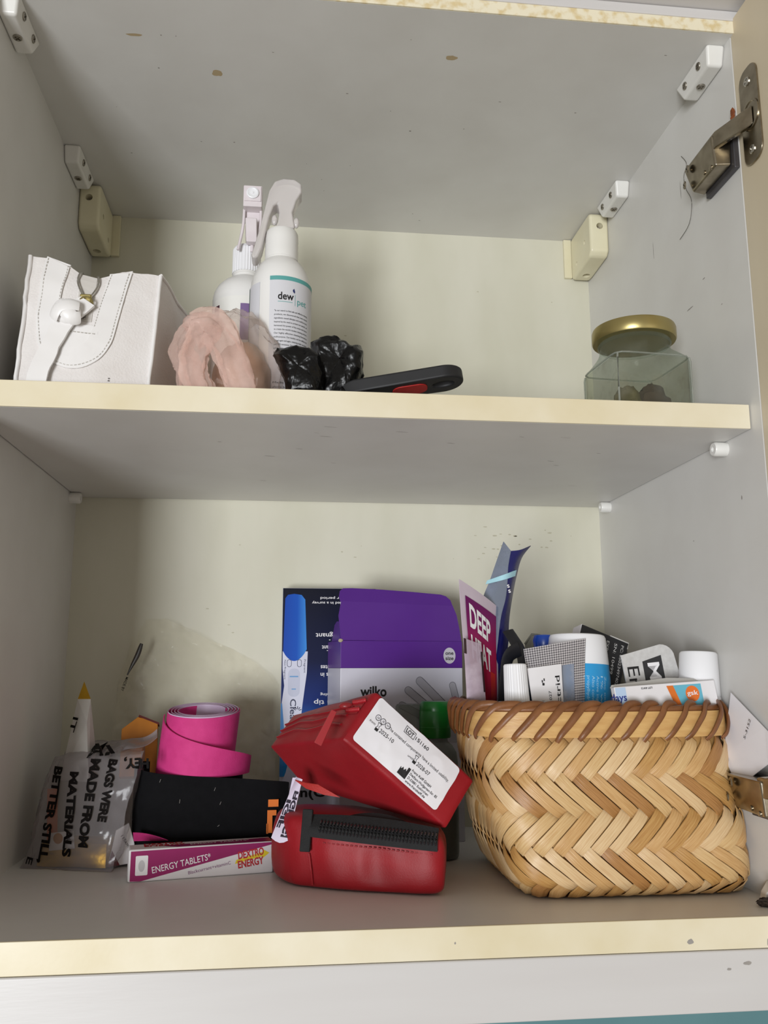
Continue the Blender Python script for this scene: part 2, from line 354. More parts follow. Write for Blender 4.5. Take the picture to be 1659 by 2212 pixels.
def hanger(side, label):
    x1 = 0 if side < 0 else W; s_ = -side; t = thing('hanging_bracket', label, 'bracket', (x1 + s_*10, 282, 564))
    pr = [(250, ZT-4), (254, ZT-1.2), (311, ZT-1.2), (311, 566), (300, 565), (256, 566), (250.5, 571)]
    F = frame((x1 + s_*.05, 0, 0), (0,1,0), (0,0,1))
    body = obj('body', G().prism(pr, lambda a, b, n=0: V((x1 + s_*(.05 + n), a, b)), 0, 20), M_cream, t, bevel=3, segs=3); cutters = []
    obj('back_plate', G().box(min(x1 + s_*19, x1 + s_*27.5), max(x1 + s_*19, x1 + s_*27.5), 311, D-.05, 569, ZT-.3), M_cream, t, bevel=.6)
    def hole(c, N, r):
        N = V(N); X = N.orthogonal().normalized(); k_ = obj('cutter', G().lathe([(r, -7), (r, 3)], c, 20, X, N.cross(X), N), M_cream, t); cutters.append(k_)
        md = body.modifiers.new('bore', 'BOOLEAN'); md.operation = 'DIFFERENCE'; md.object = k_
        screw(t, V(c) - N*6.9, N, r*.9)
    hole((x1 + s_*9.5, 250.1, 598), (0,-1,0), 3.4); hole((x1 + s_*20, 268, 588), (s_,0,0), 2.6); hole((x1 + s_*20, 294, 577), (s_,0,0), 2.6); hole((x1 + s_*9, 296, 565.4), (0,0,-1), 4)
    me = bpy.data.meshes.new_from_object(body.evaluated_get(bpy.context.evaluated_depsgraph_get())); body.modifiers.clear(); body.data = me
    for k_ in cutters: bpy.data.objects.remove(k_)
    return t
hanger(1, 'cream plastic hanging bracket in the rear corner by the bright right panel')
hanger(-1, 'cream plastic hanging bracket in the rear corner above the white canvas bag')
def peg(side, y, z, label):
    x1 = 0 if side < 0 else W; s_ = -side; t = thing('shelf_peg', label, 'shelf peg', (x1 + s_*5, y, z-5.3))
    obj('peg', G().lathe([(5.3, .05), (5.3, 9), (4.6, 10.2), (2.2, 10.2), (1.9, 9.6), (1.9, 3.5)], (x1, y, z), 24, V((0,1,0)), V((0,0,1)), V((s_,0,0)), cap=False), M_white, t, smooth=40)
    obj('nail_head', G().lathe([(1.88, 3.2), (1.8, 4.2), (.05, 4.6)], (x1, y, z), 14, V((0,1,0)), V((0,0,1)), V((s_,0,0))), M_steel, t, smooth=40)
peg(1, 50, 309.6, 'white round shelf peg under the front of the shelf, on the right panel')
peg(1, 284.6, 309.6, 'white round shelf peg under the back of the shelf, on the right panel')
peg(-1, 290, 309.6, 'white round shelf peg under the back of the shelf, on the left panel')
peg(-1, 50, 309.6, 'white round shelf peg under the front of the shelf, on the left panel')
def hinge(z, label):
    t = thing('cabinet_hinge', label, 'hinge', (W-6, 20, z-20), 'steel concealed hinges of the door')
    xf = W + .3
    F = lambda a, b, n=0: V((xf - n, a, b))
    cp = obj('cup_plate', G().prism([(q[0], q[1]) for q in rrect(-31, z-36+14, -8, z+38+14, 9, 5)], F, .05, 1.6), M_bronze, t, bevel=.5)
    obj('cup', G().lathe([(11, 1.62), (11, 2.4), (9.6, 2.4), (9, 1.7), (.05, 1.65)], (xf, -20, z+14), 24, V((0,1,0)), V((0,0,1)), V((-1,0,0))), M_bronze, cp, smooth=40)
    for q in (-26, 27): screw(cp, (xf-1.6, -19, z+14+q), (-1,0,0), 3.4, M_zinc)
    obj('link', G().hexa([(W-17, 2, z+2), (xf-2, -24, z+5), (xf-2, -15, z+5), (W-17, 12, z+2), (W-17, 2, z+15), (xf-2, -24, z+20), (xf-2, -15, z+20), (W-17, 12, z+15)]), M_bronze, t, bevel=1.2)
    obj('arm', G().hexa([(W-16, 6, z-10), (W-4, 4, z-10), (W-4, 46, z-10), (W-15, 44, z-9), (W-19, 4, z+13), (W-4, 2, z+13), (W-4, 50, z+13), (W-18, 50, z+13)]), M_bronze, t, bevel=1.6)
    obj('mounting_plate', G().box(W-4.2, W-.05, 0, 44, z-14, z+14), mat('grey_plate', '6d6c6f', '57555a', scale=60, rough=.4, metal=.7), t, bevel=.8)
    for q, zz in ((40, z+8), (46, z-2)): screw(t, (W-19.5, q, zz), (-.95, .2, 0), 3.2, M_bronze)
    for q, zz in ((12, z-8), (22, z-6)): screw(t, (W-16.6, q, zz), (-.98, 0, -.18), 1.8, M_bronze, False)
hinge(522, 'tarnished steel concealed hinge above the glass jar, open against the beige door')
hinge(66, 'tarnished steel concealed hinge beside the woven basket, mostly hidden')
g = G()
for y, z, r in ((1.5, 553, 2), (2, 549, 1.6), (16, 541, 1.4)): g.ball((W-1.6, y, z), 1.5, r, r*1.9, 10, 6, lambda d: 1 + .4*nz(d, 3, r))
obj('rust_flake', g, M_rust, label='small orange rust flakes above the upper hinge', cat='rust', kind='stuff')
obj('hair_strand', G().tube(spline([(W-.5, 86, 572), (W-.5, 78, 560), (W-.5, 84, 552), (W-.5, 82, 540), (W-.5, 74, 524), (W-.5, 80, 508), (W-.5, 98, 503)], 8), .22, 5), mat('hair', '4a443c', rough=.5), label='thin dark hair stuck to the right panel below the fixing block', cat='hair')

# ------------------------------------------------------------------ upper shelf
M_canvas = mat('white_canvas', 'e9e5e3', 'ddd7d3', scale=40, rough=.85, sheen=.1, bump=.6, bscale=700)
M_leather = mat('white_leatherette', 'f0eeed', 'e8e5e3', scale=30, rough=.36)
M_stitch = mat('grey_stitching', 'bdb9b2', rough=.8)
M_gold = mat('gold_lacquer', 'b9aa74', '9d8e58', scale=12, rough=.32, metal=.85)
M_silver = mat('silver_zip', 'c4c2bc', rough=.25, metal=1)
M_black = mat('black_print', '141316', rough=.55)
M_paper = mat('white_paper', 'eceaee', 'e2e0e6', scale=30, rough=.6)

# white canvas toiletry bag, zip end facing out
c = {(0,0,0): (22, 44, ZS), (1,0,0): (108, 50, ZS), (0,0,1): (22, 56, 439), (1,0,1): (112, 60, 431),
     (0,1,0): (10, 205, ZS), (1,1,0): (131, 212, ZS), (0,1,1): (16, 195, 428), (1,1,1): (134, 190, 424)}
bagS = Soft(c, (7, 5, -3), wr=1.6, ws=.025, seed=3)
c0 = bagS.pt
def bag_pt(a, b, cc):
    q = c0(a, b, cc)
    if cc > .5: q.z -= 11 * math.exp(-((a-.47)/.17)**2) * (cc-.5)*2 * (1 if b < .9 else .6)    # the top sags open along the zip
    return q
bagS.pt = bag_pt
wb_ = thing('toiletry_bag', 'white canvas zipped toiletry bag with leather-look trim and a knotted strap pull', 'toiletry bag', (72, 120, ZS))
obj('canvas_body', bagS.mesh(20), M_canvas, wb_, smooth=50)
fr = lambda x, y: (x/88, 0, y/100)               # front face in mm, origin lower left
tp = lambda x, y: (x/88, y/150, 1)
Ff, Ft = bagS.on(fr), bagS.on(tp)
# piping along the right front edge and the left front edge
for nm, a in (('piping', 1), ('piping', 0)):
    obj(nm, G().tube([bagS.pt(a, 0, i/16) + V((.2*(1 if a else -1), -.6, 0)) for i in range(17)], 1.5, 8), M_leather, wb_, smooth=60)
obj('piping', G().tube([bagS.pt(1, i/10, 1) + V((.3, 0, .5)) for i in range(11)], 1.2, 8), M_leather, wb_, smooth=60)
U = [(19, 99.5), (17, 84), (16, 66), (17, 46), (22, 33), (34, 27), (46, 31), (53, 42), (56, 60), (58.5, 80), (61, 99.5)]
tr = obj('leather_trim', strip(spline(U, 6), 15, Ff, .1, 1.4), M_leather, wb_, smooth=40, label='white leather-look trim')
for pts in (((19, 0), (19, 140)), ((61, 0), (61, 140))):
    obj('leather_trim', strip([(pts[0][0], 150*i/14*.95) for i in range(15)], 15, Ft, .1, 1.3), M_leather, wb_, smooth=40)
obj('tab_flap', G().prism(rrect(24, 28, 51, 52, 6), Ff, .2, 1.2), M_leather, tr, smooth=40)
g = dashes([(12.5, 99), (10.5, 66), (11.5, 45), (18, 28.5), (34, 21.5), (50, 27), (58.5, 40), (62, 62), (66.5, 99)], 2.6, 1.6, .45, Ff, 1.7)
h = dashes([(25.5, 99), (23, 70), (24, 52)], 2.6, 1.6, .45, Ff, 1.7); g.add(h.v, h.f)
h = dashes([(55, 99), (50, 68), (48, 50)], 2.6, 1.6, .45, Ff, 1.7); g.add(h.v, h.f)
h = dashes([(24, 46), (51, 45)], 2.6, 1.6, .45, Ff, 1.7); g.add(h.v, h.f)
obj('stitching', g, M_stitch, tr, kind='stuff', label='grey dashed stitching')
# zip
zt = obj('zip_tape', strip([(40 - .03*i, 56 + 44*i/8) for i in range(9)], 11, Ff, .1, .5), mat('zip_tape', 'cfcac4', rough=.8), wb_)
g = G()
for i in range(16):
    p = Ff(39, 58 + i*1.15, .9); g.fbox(frame(p, (1,0,0), (0,0,1)), -2.4, 2.4, -.3, .3, -.4, .5)
obj('zip_teeth', g, M_silver, zt, kind='stuff')
for sx in (-1, 1):
    pth = spline([Ff(40, 76, 1.5), Ff(40 + sx*4.5, 84, 2), Ff(40 + sx*7, 92, 1.5), Ft(40 + sx*6, 1, 1.5), Ft(40 + sx*5, 30, 1)], 6)
    hel = G().tube(pth, .9, 6); obj('zip_coil', hel, M_silver, zt, smooth=60)
sl = obj('slider', G().fbox(frame(Ff(40, 76, 2.2), (1,0,0), (0,-.1,1)), -4, 4, -4, 4, -1.2, 2), M_gold, wb_, bevel=1)
obj('ring', G().tube([Ff(41, 71, 3.5) + V((4.6*math.cos(a), -1, 4.6*math.sin(a))) for a in [i*math.pi/10 for i in range(20)]], .7, 6, closed=True), M_gold, sl, smooth=60)
# knotted strap pull hanging down the front
pull = obj('strap_pull', strip(spline([(42, 72), (36, 64), (31, 57)], 6), 13, Ff, 3.0, 5.2), M_leather, wb_, smooth=40, label='white strap pull tied in a knot')
obj('strap_tail', strip(spline([(31, 56), (24, 40), (17, 20), (13, 0)], 6), 12.5, Ff, 3.4, 5.4), M_leather, pull, smooth=40)
kc = Ff(31, 57, 6)
obj('knot', G().ball(kc, 9, 4.4, 8, 24, 14), M_leather, pull, smooth=60)
def wrap(pts, w):
    P = []
    for x, z in [(p.x, p.y) for p in spline(pts, 6)]:
        q = 1 - (x/11)**2 - (z/10)**2; P.append(kc + V((x, -5.4*math.sqrt(max(.02, q)), z)))
    return obj('knot_wrap', G().tube(P, w, 10, .3, [(p - kc - V((0, 6, 0))).normalized() for p in P], rf=lambda q: .8 + .25*math.sin(math.pi*q)), M_leather, pull, smooth=60)
wrap([(-9, -5), (-5, 2), (1, 4.5), (8, 4)], 5.2); wrap([(-6, 7), (0, -1), (5, -5), (9, -4)], 4.8)
g = G()
for i in range(10): blot(g, Ff(R_.uniform(57, 62), R_.uniform(6, 16), .1), (1,0,0), (0,0,1), .7, .5, i)
obj('smudge', g, mat('grey_smudge', '6f6a68', rough=.9), wb_, recalc=False)

# dew spray bottle
M_pet = mat('white_bottle', 'eeedeb', 'e4e2de', scale=12, rough=.33)
M_haze = mat('hazy_plastic', 'faf6f5', 'f0eae9', scale=30, rough=.2, trans=.5)
def lathe_map(cx, cy, r, z0, a0):                # x runs round the bottle from angle a0, y up
    def F(x, y, n=0):
        a = a0 + x / r; return V((cx + (r + n)*math.cos(a), cy + (r + n)*math.sin(a), z0 + y))
    return F
bx, by = 197.6, 115
dw = thing('spray_bottle', 'white spray bottle with a teal-striped printed label and clear trigger head', 'spray bottle', (bx, by, ZS))
obj('bottle_body', G().lathe([(22, 0), (24.2, 2), (24.5, 6), (24.5, 112), (23.6, 121), (21.2, 129), (17.6, 135.5), (14.2, 139), (12.5, 140.5), (12.3, 143)], (bx, by, ZS), 56), M_pet, dw, smooth=50)
cl = obj('collar', G().lathe([(11, 141), (13.2, 141.6), (13.4, 150), (13.2, 152), (13.4, 154), (13.2, 156), (13.4, 158), (13.0, 164), (12, 166), (6, 166.5)], (bx, by, ZS), 40), M_pet, dw, smooth=40)
out = [(637,503),(632,470),(640,445),(652,427),(651,408),(636,398),(612,396),(594,402),(582,422),(572,462),(562,500),(551,537),(543,560),(548,568),(557,565),(566,545),(574,512),(583,478),(592,456),(600,450),(603,470),(600,490),(594,503)]
pts = [at(u, v, by) for u, v in out]
hd = obj('trigger_head', G().prism([(p.x, p.z) for p in pts][::-1], lambda a, b, n=0: V((a, by + n, b)), -8, 8), M_haze, dw, bevel=3, segs=3, label='hazy clear trigger head')
for u, v in ((593, 476), (640, 482)):
    p = at(u, v, by-5); obj('pivot', G().ball(p, 2.4, 2.4, 4.6), M_haze, hd, smooth=60)
A0 = math.radians(-109)
Fd = lathe_map(bx, by, 24.6, ZS, A0)
lb = obj('label', G().grid(lambda a, b: Fd(a*58, 8 + b*109, .1), 24, 4), mat('pale_label', 'd9d9de', 'd3d3d9', scale=20, rough=.5), dw, label='pale grey printed label', recalc=False, smooth=60)
obj('label_stripe', G().grid(lambda a, b: Fd(a*58, 114 + b*3.4, .2), 24, 1), mat('teal_print', '5aa3a0', rough=.5), lb, recalc=False, smooth=60)
obj('label_stripe', G().grid(lambda a, b: Fd(a*58, 8 + b*6, .2), 24, 1), mat('teal_dark', '2f6a60', rough=.5), lb, recalc=False, smooth=60)
L2 = obj('label', G().grid(lambda a, b: Fd(-24 + a*15, 10 + b*104, .1), 10, 2), mat('pale_label', 'd9d9de'), dw, recalc=False, smooth=60)
obj('label_stripe', G().grid(lambda a, b: Fd(-30 + a*6, 10 + b*104, .12), 5, 2), mat('dark_green_print', '1d4a3c', rough=.5), L2, recalc=False, smooth=60)
g = letters(G(), [('dew', 6.5, 98, 12.4, 6, 0, .02)], Fd, .25)
body = ['"In our search to find safe and effective cleaning', 'products, we discovered that even natural', 'ingredients caused allergies and could be harsh.', 'Inspired by the need to protect our animals, we', 'harnessed the power of the ocean and nature', "to create the world's kindest cleaning solution.", 'Our highly effective cleaning formula is', 'multi-purpose. Our bottles can be refilled and', 'reused again and again, reducing single use plastic', 'and CO2 emissions. Dew is the right choice for', 'people seeking to protect our planet and pets for', 'generations to come"']
letters(g, [(s_, 4, 88 - i*3.05, 29 if i < 11 else 18, 1.35, 0, .005) for i, s_ in enumerate(body)], Fd, .25)
letters(g, [('Ed', 26, 44, 5.5, 5, 8), ('Ed    Founder', 20, 40.5, 10, .9), ('Made from', 4, 30, 17, 1.6), ('plastic bottles. Non', 4, 26.5, 22, 1.6), ('Rinse Free cleaning', 6, 23, 22, 1.6)], Fd, .25)
obj('lettering', g, M_black, lb, recalc=False)
g = letters(G(), [('pet', 22, 95.5, 9, 5.2, 0, .005)], Fd, .25); g.grid(lambda a, b: Fd(20 + a*.3, 94 + b*9, .25), 1, 1); g.grid(lambda a, b: Fd(6.5 + a*11.5, 96 + b*.4, .25), 4, 1)
obj('lettering', g, mat('teal_print', '5aa3a0'), lb, recalc=False, label='teal lettering')
obj('drop_mark', flat(G(), [(18.2, 105.2), (19.6, 104), (20, 105.4), (19.2, 108), (18, 106.6)], Fd, .25), mat('navy_print', '1f2c63', rough=.5), lb, recalc=False)

# purple label spray bottle behind it
cx, cy = 166.6, 170
sp = thing('spray_bottle', 'wider white spray bottle with a purple label patch and square white nozzle', 'spray bottle', (cx, cy, ZS))
obj('bottle_body', G().lathe([(25, 0), (27.6, 2), (28, 6), (28, 128), (27, 134), (24, 140), (19, 145), (14, 148.5), (11.2, 150), (11, 152), (12, 152.5), (12, 154), (10.8, 154.5), (10.8, 158)], (cx, cy, ZS), 56), M_pet, sp, smooth=50)
g = G(); pr_ = []
def rib(i): return 12.2 if i % 2 else 11.7
nn = 64; o = []
for i in range(nn):
    a = 2*math.pi*i/nn
    for r, z in ((rib(i)+.2, 154), (rib(i), 156), (rib(i), 176), (10.6, 178.6), (5, 178.8)): o.append((cx + r*math.cos(a), cy + r*math.sin(a), ZS + z))
g.add(o, [(i*5 + j, ((i+1) % nn)*5 + j, ((i+1) % nn)*5 + j + 1, i*5 + j + 1) for i in range(nn) for j in range(4)])
obj('collar', g, mat('white_cap', 'efeff2', rough=.4), sp)
M_trig = mat('white_trigger', 'e8e0e2', 'd9ced2', scale=40, rough=.35)
nx, nz_ = 172.5, 0
p0 = at(527, 405, 150); p1 = at(566, 452, 150)
noz = obj('nozzle', G().box(p0.x, p1.x, 146, 160, p1.z, p0.z), M_trig, sp, bevel=.7)
obj('nozzle_frame', G().add([], []).box(p0.x+1, p1.x-1, 145, 146.3, p1.z + 4.5, p0.z-1), M_trig, noz)
obj('nozzle_disc', G().lathe([(5.2, 0), (5.2, 1.6), (4.2, 2), (3.6, 1.6), (1.2, 1.6), (1, 2.2), (.05, 2.3)], ((p0.x+p1.x)/2, 145.2, (p0.z+p1.z)/2 + 1.8), 28, V((1,0,0)), V((0,0,1)), V((0,-1,0))), mat('white_cap', 'efeff2'), noz, smooth=40)
ctr = (p0.x + p1.x)/2
obj('trigger_hood', G().hexa([(ctr-6, 158, p1.z-22), (ctr+6, 158, p1.z-22), (ctr+6, 180, p1.z-26), (ctr-6, 180, p1.z-26), (ctr-7, 155, p0.z), (ctr+7, 155, p0.z), (ctr+7, 192, p0.z-4), (ctr-7, 192, p0.z-4)]), M_trig, sp, bevel=1)
a, b = at(530, 470, 148), at(555, 520, 148)
obj('trigger', G().hexa([(a.x+1, 150, b.z), (b.x, 150, b.z), (b.x, 157, b.z), (a.x+1, 157, b.z), (a.x, 147, a.z), (b.x-.5, 147, a.z), (b.x-.5, 157, a.z), (a.x, 157, a.z)]), M_trig, sp, bevel=1)
for pp in ([(528, 452), (526, 480), (522, 505), (514, 540)], [(564, 452), (563, 478), (560, 505), (556, 536)]):
    obj('trigger_rail', G().tube(spline([at(u, v, 154) for u, v in pp], 5), 1.3, 8), M_trig, sp, smooth=60)
obj('piston', G().lathe([(1.6, 0), (1.6, 14)], (ctr, 158, p1.z-36), 12), M_trig, sp, smooth=60)
Fs = lathe_map(cx, cy, 28.1, ZS, math.radians(-150))
lb = obj('label', G().grid(lambda a, b: Fs(a*62, 10 + b*113, .1), 26, 3), mat('cream_label', 'ecebe6', rough=.5), sp, recalc=False, smooth=60)
obj('label_patch', G().grid(lambda a, b: Fs(27 + a*16, 84 + b*32, .2), 10, 2), mat('purple_print', '7d6593', rough=.5), lb, recalc=False, smooth=60, label='muted purple patch')
obj('label_patch', G().grid(lambda a, b: Fs(0 + a*7, 100 + b*17, .2), 6, 2), mat('plum_print', '4b2434', rough=.5), lb, recalc=False, smooth=60, label='dark plum patch')

# knotted pink carrier bag
M_pinkbag = clear('peach_film', 'fffaf7', 'd6cbc4', .2, rough=.14, namt=.12, nscale=45, bump=.9, bscale=70, lo=.4, hi=.65)
M_pinkbag2 = clear('pink_film', 'fff6f2', 'ecd3c9', .27, rough=.1, namt=.14, nscale=60, bump=1.0, bscale=120, lo=.4, hi=.65)
pk = thing('knotted_carrier_bag', 'small pink translucent carrier bag knotted up beside the white canvas bag', 'plastic bag', (166, 82, ZS))
def pb(d):
    a = math.atan2(d.y, d.x)
    return 1 + .07*math.sin(9*a + 6*d.z) * (1 - abs(d.z)) + .10*ridge(d, 2.2, 4) + .05*ridge(d, 5, 8)
obj('bag_body', G().ball((168, 90, ZS+40), 30, 25, 42, 80, 56, pb).move(lambda p: (p.x + .25*(p.z - ZS - 35)*-.3, p.y, max(p.z, ZS+.2))), M_pinkbag, pk, smooth=80)
inn = obj('contents', G().ball((170, 92, ZS+30), 20, 16, 29, 28, 20, lambda d: 1 + .14*ridge(d, 2.5, 1)).move(lambda p: (p.x, p.y, max(p.z, ZS+1))), mat('peach_contents', 'd9c0ac', 'cfa98c', scale=60, rough=.6), pk, smooth=80, label='peach coloured contents showing through')
def rib_strand(path, w, seed, nm, fl=.32, m=M_pinkbag2):
    path = spline(path, 10); k = len(path); g = G(); n = 36; o = []
    for i, p in enumerate(path):
        t = (path[min(k-1, i+1)] - path[max(0, i-1)]).normalized(); u = V((0,-1,0)); u = (u - t*u.dot(t)).normalized(); s_ = t.cross(u); q = i/(k-1)
        for j in range(n):
            a = 2*math.pi*j/n; r = w(q) * (1 + .22*math.sin(4*a + seed + 5*q) + .16*math.sin(7*a + 9*q) + .2*nz((math.cos(a)*2, math.sin(a)*2, q*6), 1.2, seed) + .14*ridge((math.cos(a)*3, math.sin(a)*3, q*4), 1.9, seed + 4))
            o.append(p + s_*(r*math.cos(a)) + u*(r*fl*math.sin(a)))
    f = [(i*n + j, i*n + (j+1) % n, (i+1)*n + (j+1) % n, (i+1)*n + j) for i in range(k-1) for j in range(n)]
    g.add(o, f + [tuple(range(n))[::-1], tuple(range((k-1)*n, k*n))]); return obj(nm, g, m, pk, smooth=80)
rib_strand([at(420, 712, 56), at(452, 700, 50), at(480, 728, 46), at(502, 780, 44), at(522, 838, 42), at(528, 870, 42)], lambda q: 10.5 - 1.5*q, 1, 'bag_handle')
rib_strand([at(446, 702, 54), at(432, 735, 50), at(420, 770, 48), at(422, 808, 46), at(436, 842, 44), at(446, 870, 44)], lambda q: 9.5 - 2.5*q, 3, 'bag_handle')
rib_strand([at(430, 698, 60), at(402, 728, 58), at(391, 762, 56), at(404, 792, 56), at(414, 845, 56)], lambda q: 5.5 + 3*q, 6, 'bag_handle')
obj('knot', G().ball(at(440, 702, 60), 13, 9, 8, 36, 24, lambda d: 1 + .2*ridge(d, 2.4, 3)), M_pinkbag2, pk, smooth=80)

# black bin bags, bunched
M_bin = mat('black_film', '040405', '09090b', scale=40, rough=.32, bump=1.0, bscale=70, spec=.35, bdist=.003)
def bunch(name, label, pts, y, dep, seed, loc, extra=None):
    t = thing(name, label, 'plastic bag', loc, 'black plastic bags on the shelf')
    ctr = sum((at(u, v, y) for u, v in pts), V((0,0,0))) / len(pts); k = len(pts)
    ring = [at(u, v, y) for u, v in pts]; g = G(); n = len(ring); L = []
    rings = 18
    for j in range(rings + 1):
        q = j/rings; d = -math.cos(math.pi*q); w = math.sin(math.pi*q)**.55
        for i, p in enumerate(ring):
            r = ctr + (p - ctr) * max(w, .02); r.y = y + d*dep
            r += (r - ctr).normalized() * (2.6*ridge(r, .06, seed) + 1.2*ridge(r, .14, seed+2)) * (w if w > .3 else .1)
            r.y += 5*ridge(r, .05, seed+7) + 2.4*ridge(r, .12, seed+1); r.z = max(r.z, ZS + .3); L.append(r)
    g.add(L, [(j*n + i, j*n + (i+1) % n, (j+1)*n + (i+1) % n, (j+1)*n + i) for j in range(rings) for i in range(n)])
    obj('bunched_film', g, M_bin, t, smooth=40)
    return t
def dense(p, n=4): 
    p = p + [p[0]]; return [(p[i][0] + (p[i+1][0]-p[i][0])*j/n, p[i][1] + (p[i+1][1]-p[i][1])*j/n) for i in range(len(p)-1) for j in range(n)]
bunch('black_bin_bag', 'bunched black plastic bag in front of the teal-striped spray bottle', dense([(596, 768), (606, 756), (640, 757), (668, 757), (690, 775), (694, 810), (690, 872), (622, 872), (618, 815), (612, 788)]), 62, 14, 2, (212, 62, ZS))
tb = bunch('black_bin_bag', 'taller bunched black plastic bag with a trailing end under the red-lined handle', dense([(677, 742), (700, 731), (722, 731), (745, 745), (756, 754), (776, 750), (782, 775), (782, 806), (768, 830), (750, 875), (690, 875), (686, 800), (684, 765)]), 76, 15, 5, (240, 76, ZS))
obj('trailing_end', G().grid(lambda a, b: V((244 + 58*a, 60 + 34*b, ZS + .4 + (22*(1-a)**1.1 + 3*ridge((a*50, b*30, 0), .08, 3) + 2) * (1 - (2*b-1)**4 * .8) * (1 - .55*a))), 24, 14).thick(.5), M_bin, tb, smooth=28)

# black handled tool with red grip and hanging hole
hl = thing('tool_handle', 'black rubber tool handle with a red inset and a hanging hole', 'tool', (300, 66, ZS))
E_ = at(956, 818, 62); A_ = V((-1, .16, -.14)).normalized(); B_ = V((.16, .95, -.06)).normalized()
Fh = frame(E_, A_, B_)                         # a along the shaft, b across, n up (thickness)
def stad(r, L, hr, k=56):
    o, i_ = [], []
    for q in range(k):
        a = 2*math.pi*q/k; ca, sa = math.cos(a), math.sin(a)
        if ca <= 0: d = r
        else:
            hw = r; d = min(L/ca, hw/abs(sa) if abs(sa) > 1e-6 else 1e9)
        o.append((d*ca, d*sa)); i_.append((hr*1.5*ca, hr*sa))
    return o, i_
o_, i_ = stad(15, 78, 5.2); k = len(o_); g = G()
def taper(a, b): return b * (1 - .25*max(0, a)/78)
vs_ = [Fh(a, taper(a, b), h_) for h_ in (-5, 5) for a, b in o_] + [Fh(a, b, h_) for h_ in (-4.6, 4.6) for a, b in i_]
fs = []
for q in range(k):
    r_ = (q+1) % k; fs += [(q, r_, 2*k+r_, 2*k+q), (k+r_, k+q, 3*k+q, 3*k+r_), (r_, q, k+q, k+r_), (2*k+q, 2*k+r_, 3*k+r_, 3*k+q)]
obj('handle', g.add(vs_, fs), mat('black_rubber', '1b1b1d', '222225', scale=60, rough=.55), hl, bevel=1.8, segs=3)
lo = min((Fh(0, 0, s_*5).z, s_) for s_ in (-1, 1))[1]
obj('grip_inset', G().prism(rrect(12, -8.5, 38, 8.5, 7), Fh, lo*4.6, lo*5.6), mat('red_rubber', 'a81f1c', 'b92722', scale=200, rough=.6, bump=.4, bscale=900), hl, bevel=.4, label='red rubber grip inset')
obj('plastic_scrap', G().grid(lambda a, b: V((330 + 34*a, 44 + 18*b, ZS + .5 + 10.5*math.sin(math.pi*min(1, a*.9 + .08))**.7*(.75 + .25*b) + 1.0*ridge((a*40, b*20, 0), .12, 2))), 16, 8).thick(.4), mat('dark_scrap', '2c2822', '443c30', scale=60, rough=.4), smooth=40, label='scrap of crumpled dark film lying beyond the tool handle', cat='scrap')

# square glass jar
jx, jy, ph = 472.6, 73.5, math.radians(4.5)
jr = thing('glass_jar', 'square dusty glass jar with a gold screw lid', 'jar', (jx, jy, ZS))
M_glass = clear('dusty_glass', 'eaefea', '9aa098', .05, rough=.06, namt=.14, nscale=38, bump=.08, bscale=60, lo=.52, hi=.72)
X_, Y_ = V((math.cos(ph), math.sin(ph), 0)), V((-math.sin(ph), math.cos(ph), 0))
def sq(hs, e, z, n=48):
    o = []
    for i in range(n):
        a = 2*math.pi*(i + .5)/n; ca, sa = math.cos(a), math.sin(a); r = hs / (abs(ca)**e + abs(sa)**e)**(1/e)
        o.append(V((jx, jy, ZS + z)) + X_*(r*ca) + Y_*(r*sa))
    return o
def loft(rings, cap=True):
    g = G(); n = len(rings[0]); o = [p for r in rings for p in r]
    f = [(j*n + i, j*n + (i+1) % n, (j+1)*n + (i+1) % n, (j+1)*n + i) for j in range(len(rings)-1) for i in range(n)]
    if cap: f += [tuple(range(n))[::-1], tuple(range((len(rings)-1)*n, len(rings)*n))]
    return g.add(o, f)
gl = obj('glass', loft([sq(28, 7, .2), sq(30.5, 9, 1.5), sq(31, 11, 4), sq(31, 11, 44), sq(30.4, 9, 47.5), sq(28.5, 5, 51), sq(27, 2.6, 55), sq(26.6, 2, 58), sq(26.6, 2, 68)], False), M_glass, jr, smooth=50)
M_gedge = clear('glass_edge', 'e8ece8', 'b9bbb2', .3, rough=.1, namt=.2, bump=0)
for sx, sy in ((-1,-1), (1,-1), (1,1), (-1,1)):
    cpt = lambda z, k=1: V((jx, jy, ZS + z)) + X_*(sx*29.3*k) + Y_*(sy*29.3*k)
    obj('corner_edge', G().tube([cpt(1.5), cpt(20), cpt(43), cpt(46.5, .98)], .8, 8), M_gedge, gl, smooth=60)
obj('shoulder_edge', G().tube(sq(30.4, 9, 47.3), .7, 8, closed=True), M_gedge, gl, smooth=60)
obj('thread_ring', loft([sq(26.7, 2, 63), sq(27.8, 2, 64), sq(27.8, 2, 65), sq(26.7, 2, 66)], False), M_glass, gl, smooth=50)
obj('dust_film', loft([sq(30.2, 10, 1.2), sq(30.2, 10, 46)], False), clear('brown_dust', 'faf8f4', '94866f', .03, rough=.9, namt=.38, nscale=55, bump=0, lo=.55, hi=.75), gl, smooth=50, label='patchy brown dust on the glass')
obj('lid', G().lathe([(26, 66.5), (31.2, 66.8), (31.9, 68), (31.9, 75.5), (31.2, 77.4), (29.5, 78), (28.5, 77.4), (.1, 77.4)], (jx, jy, ZS), 64), M_gold, jr, smooth=40, label='gold metal screw lid')
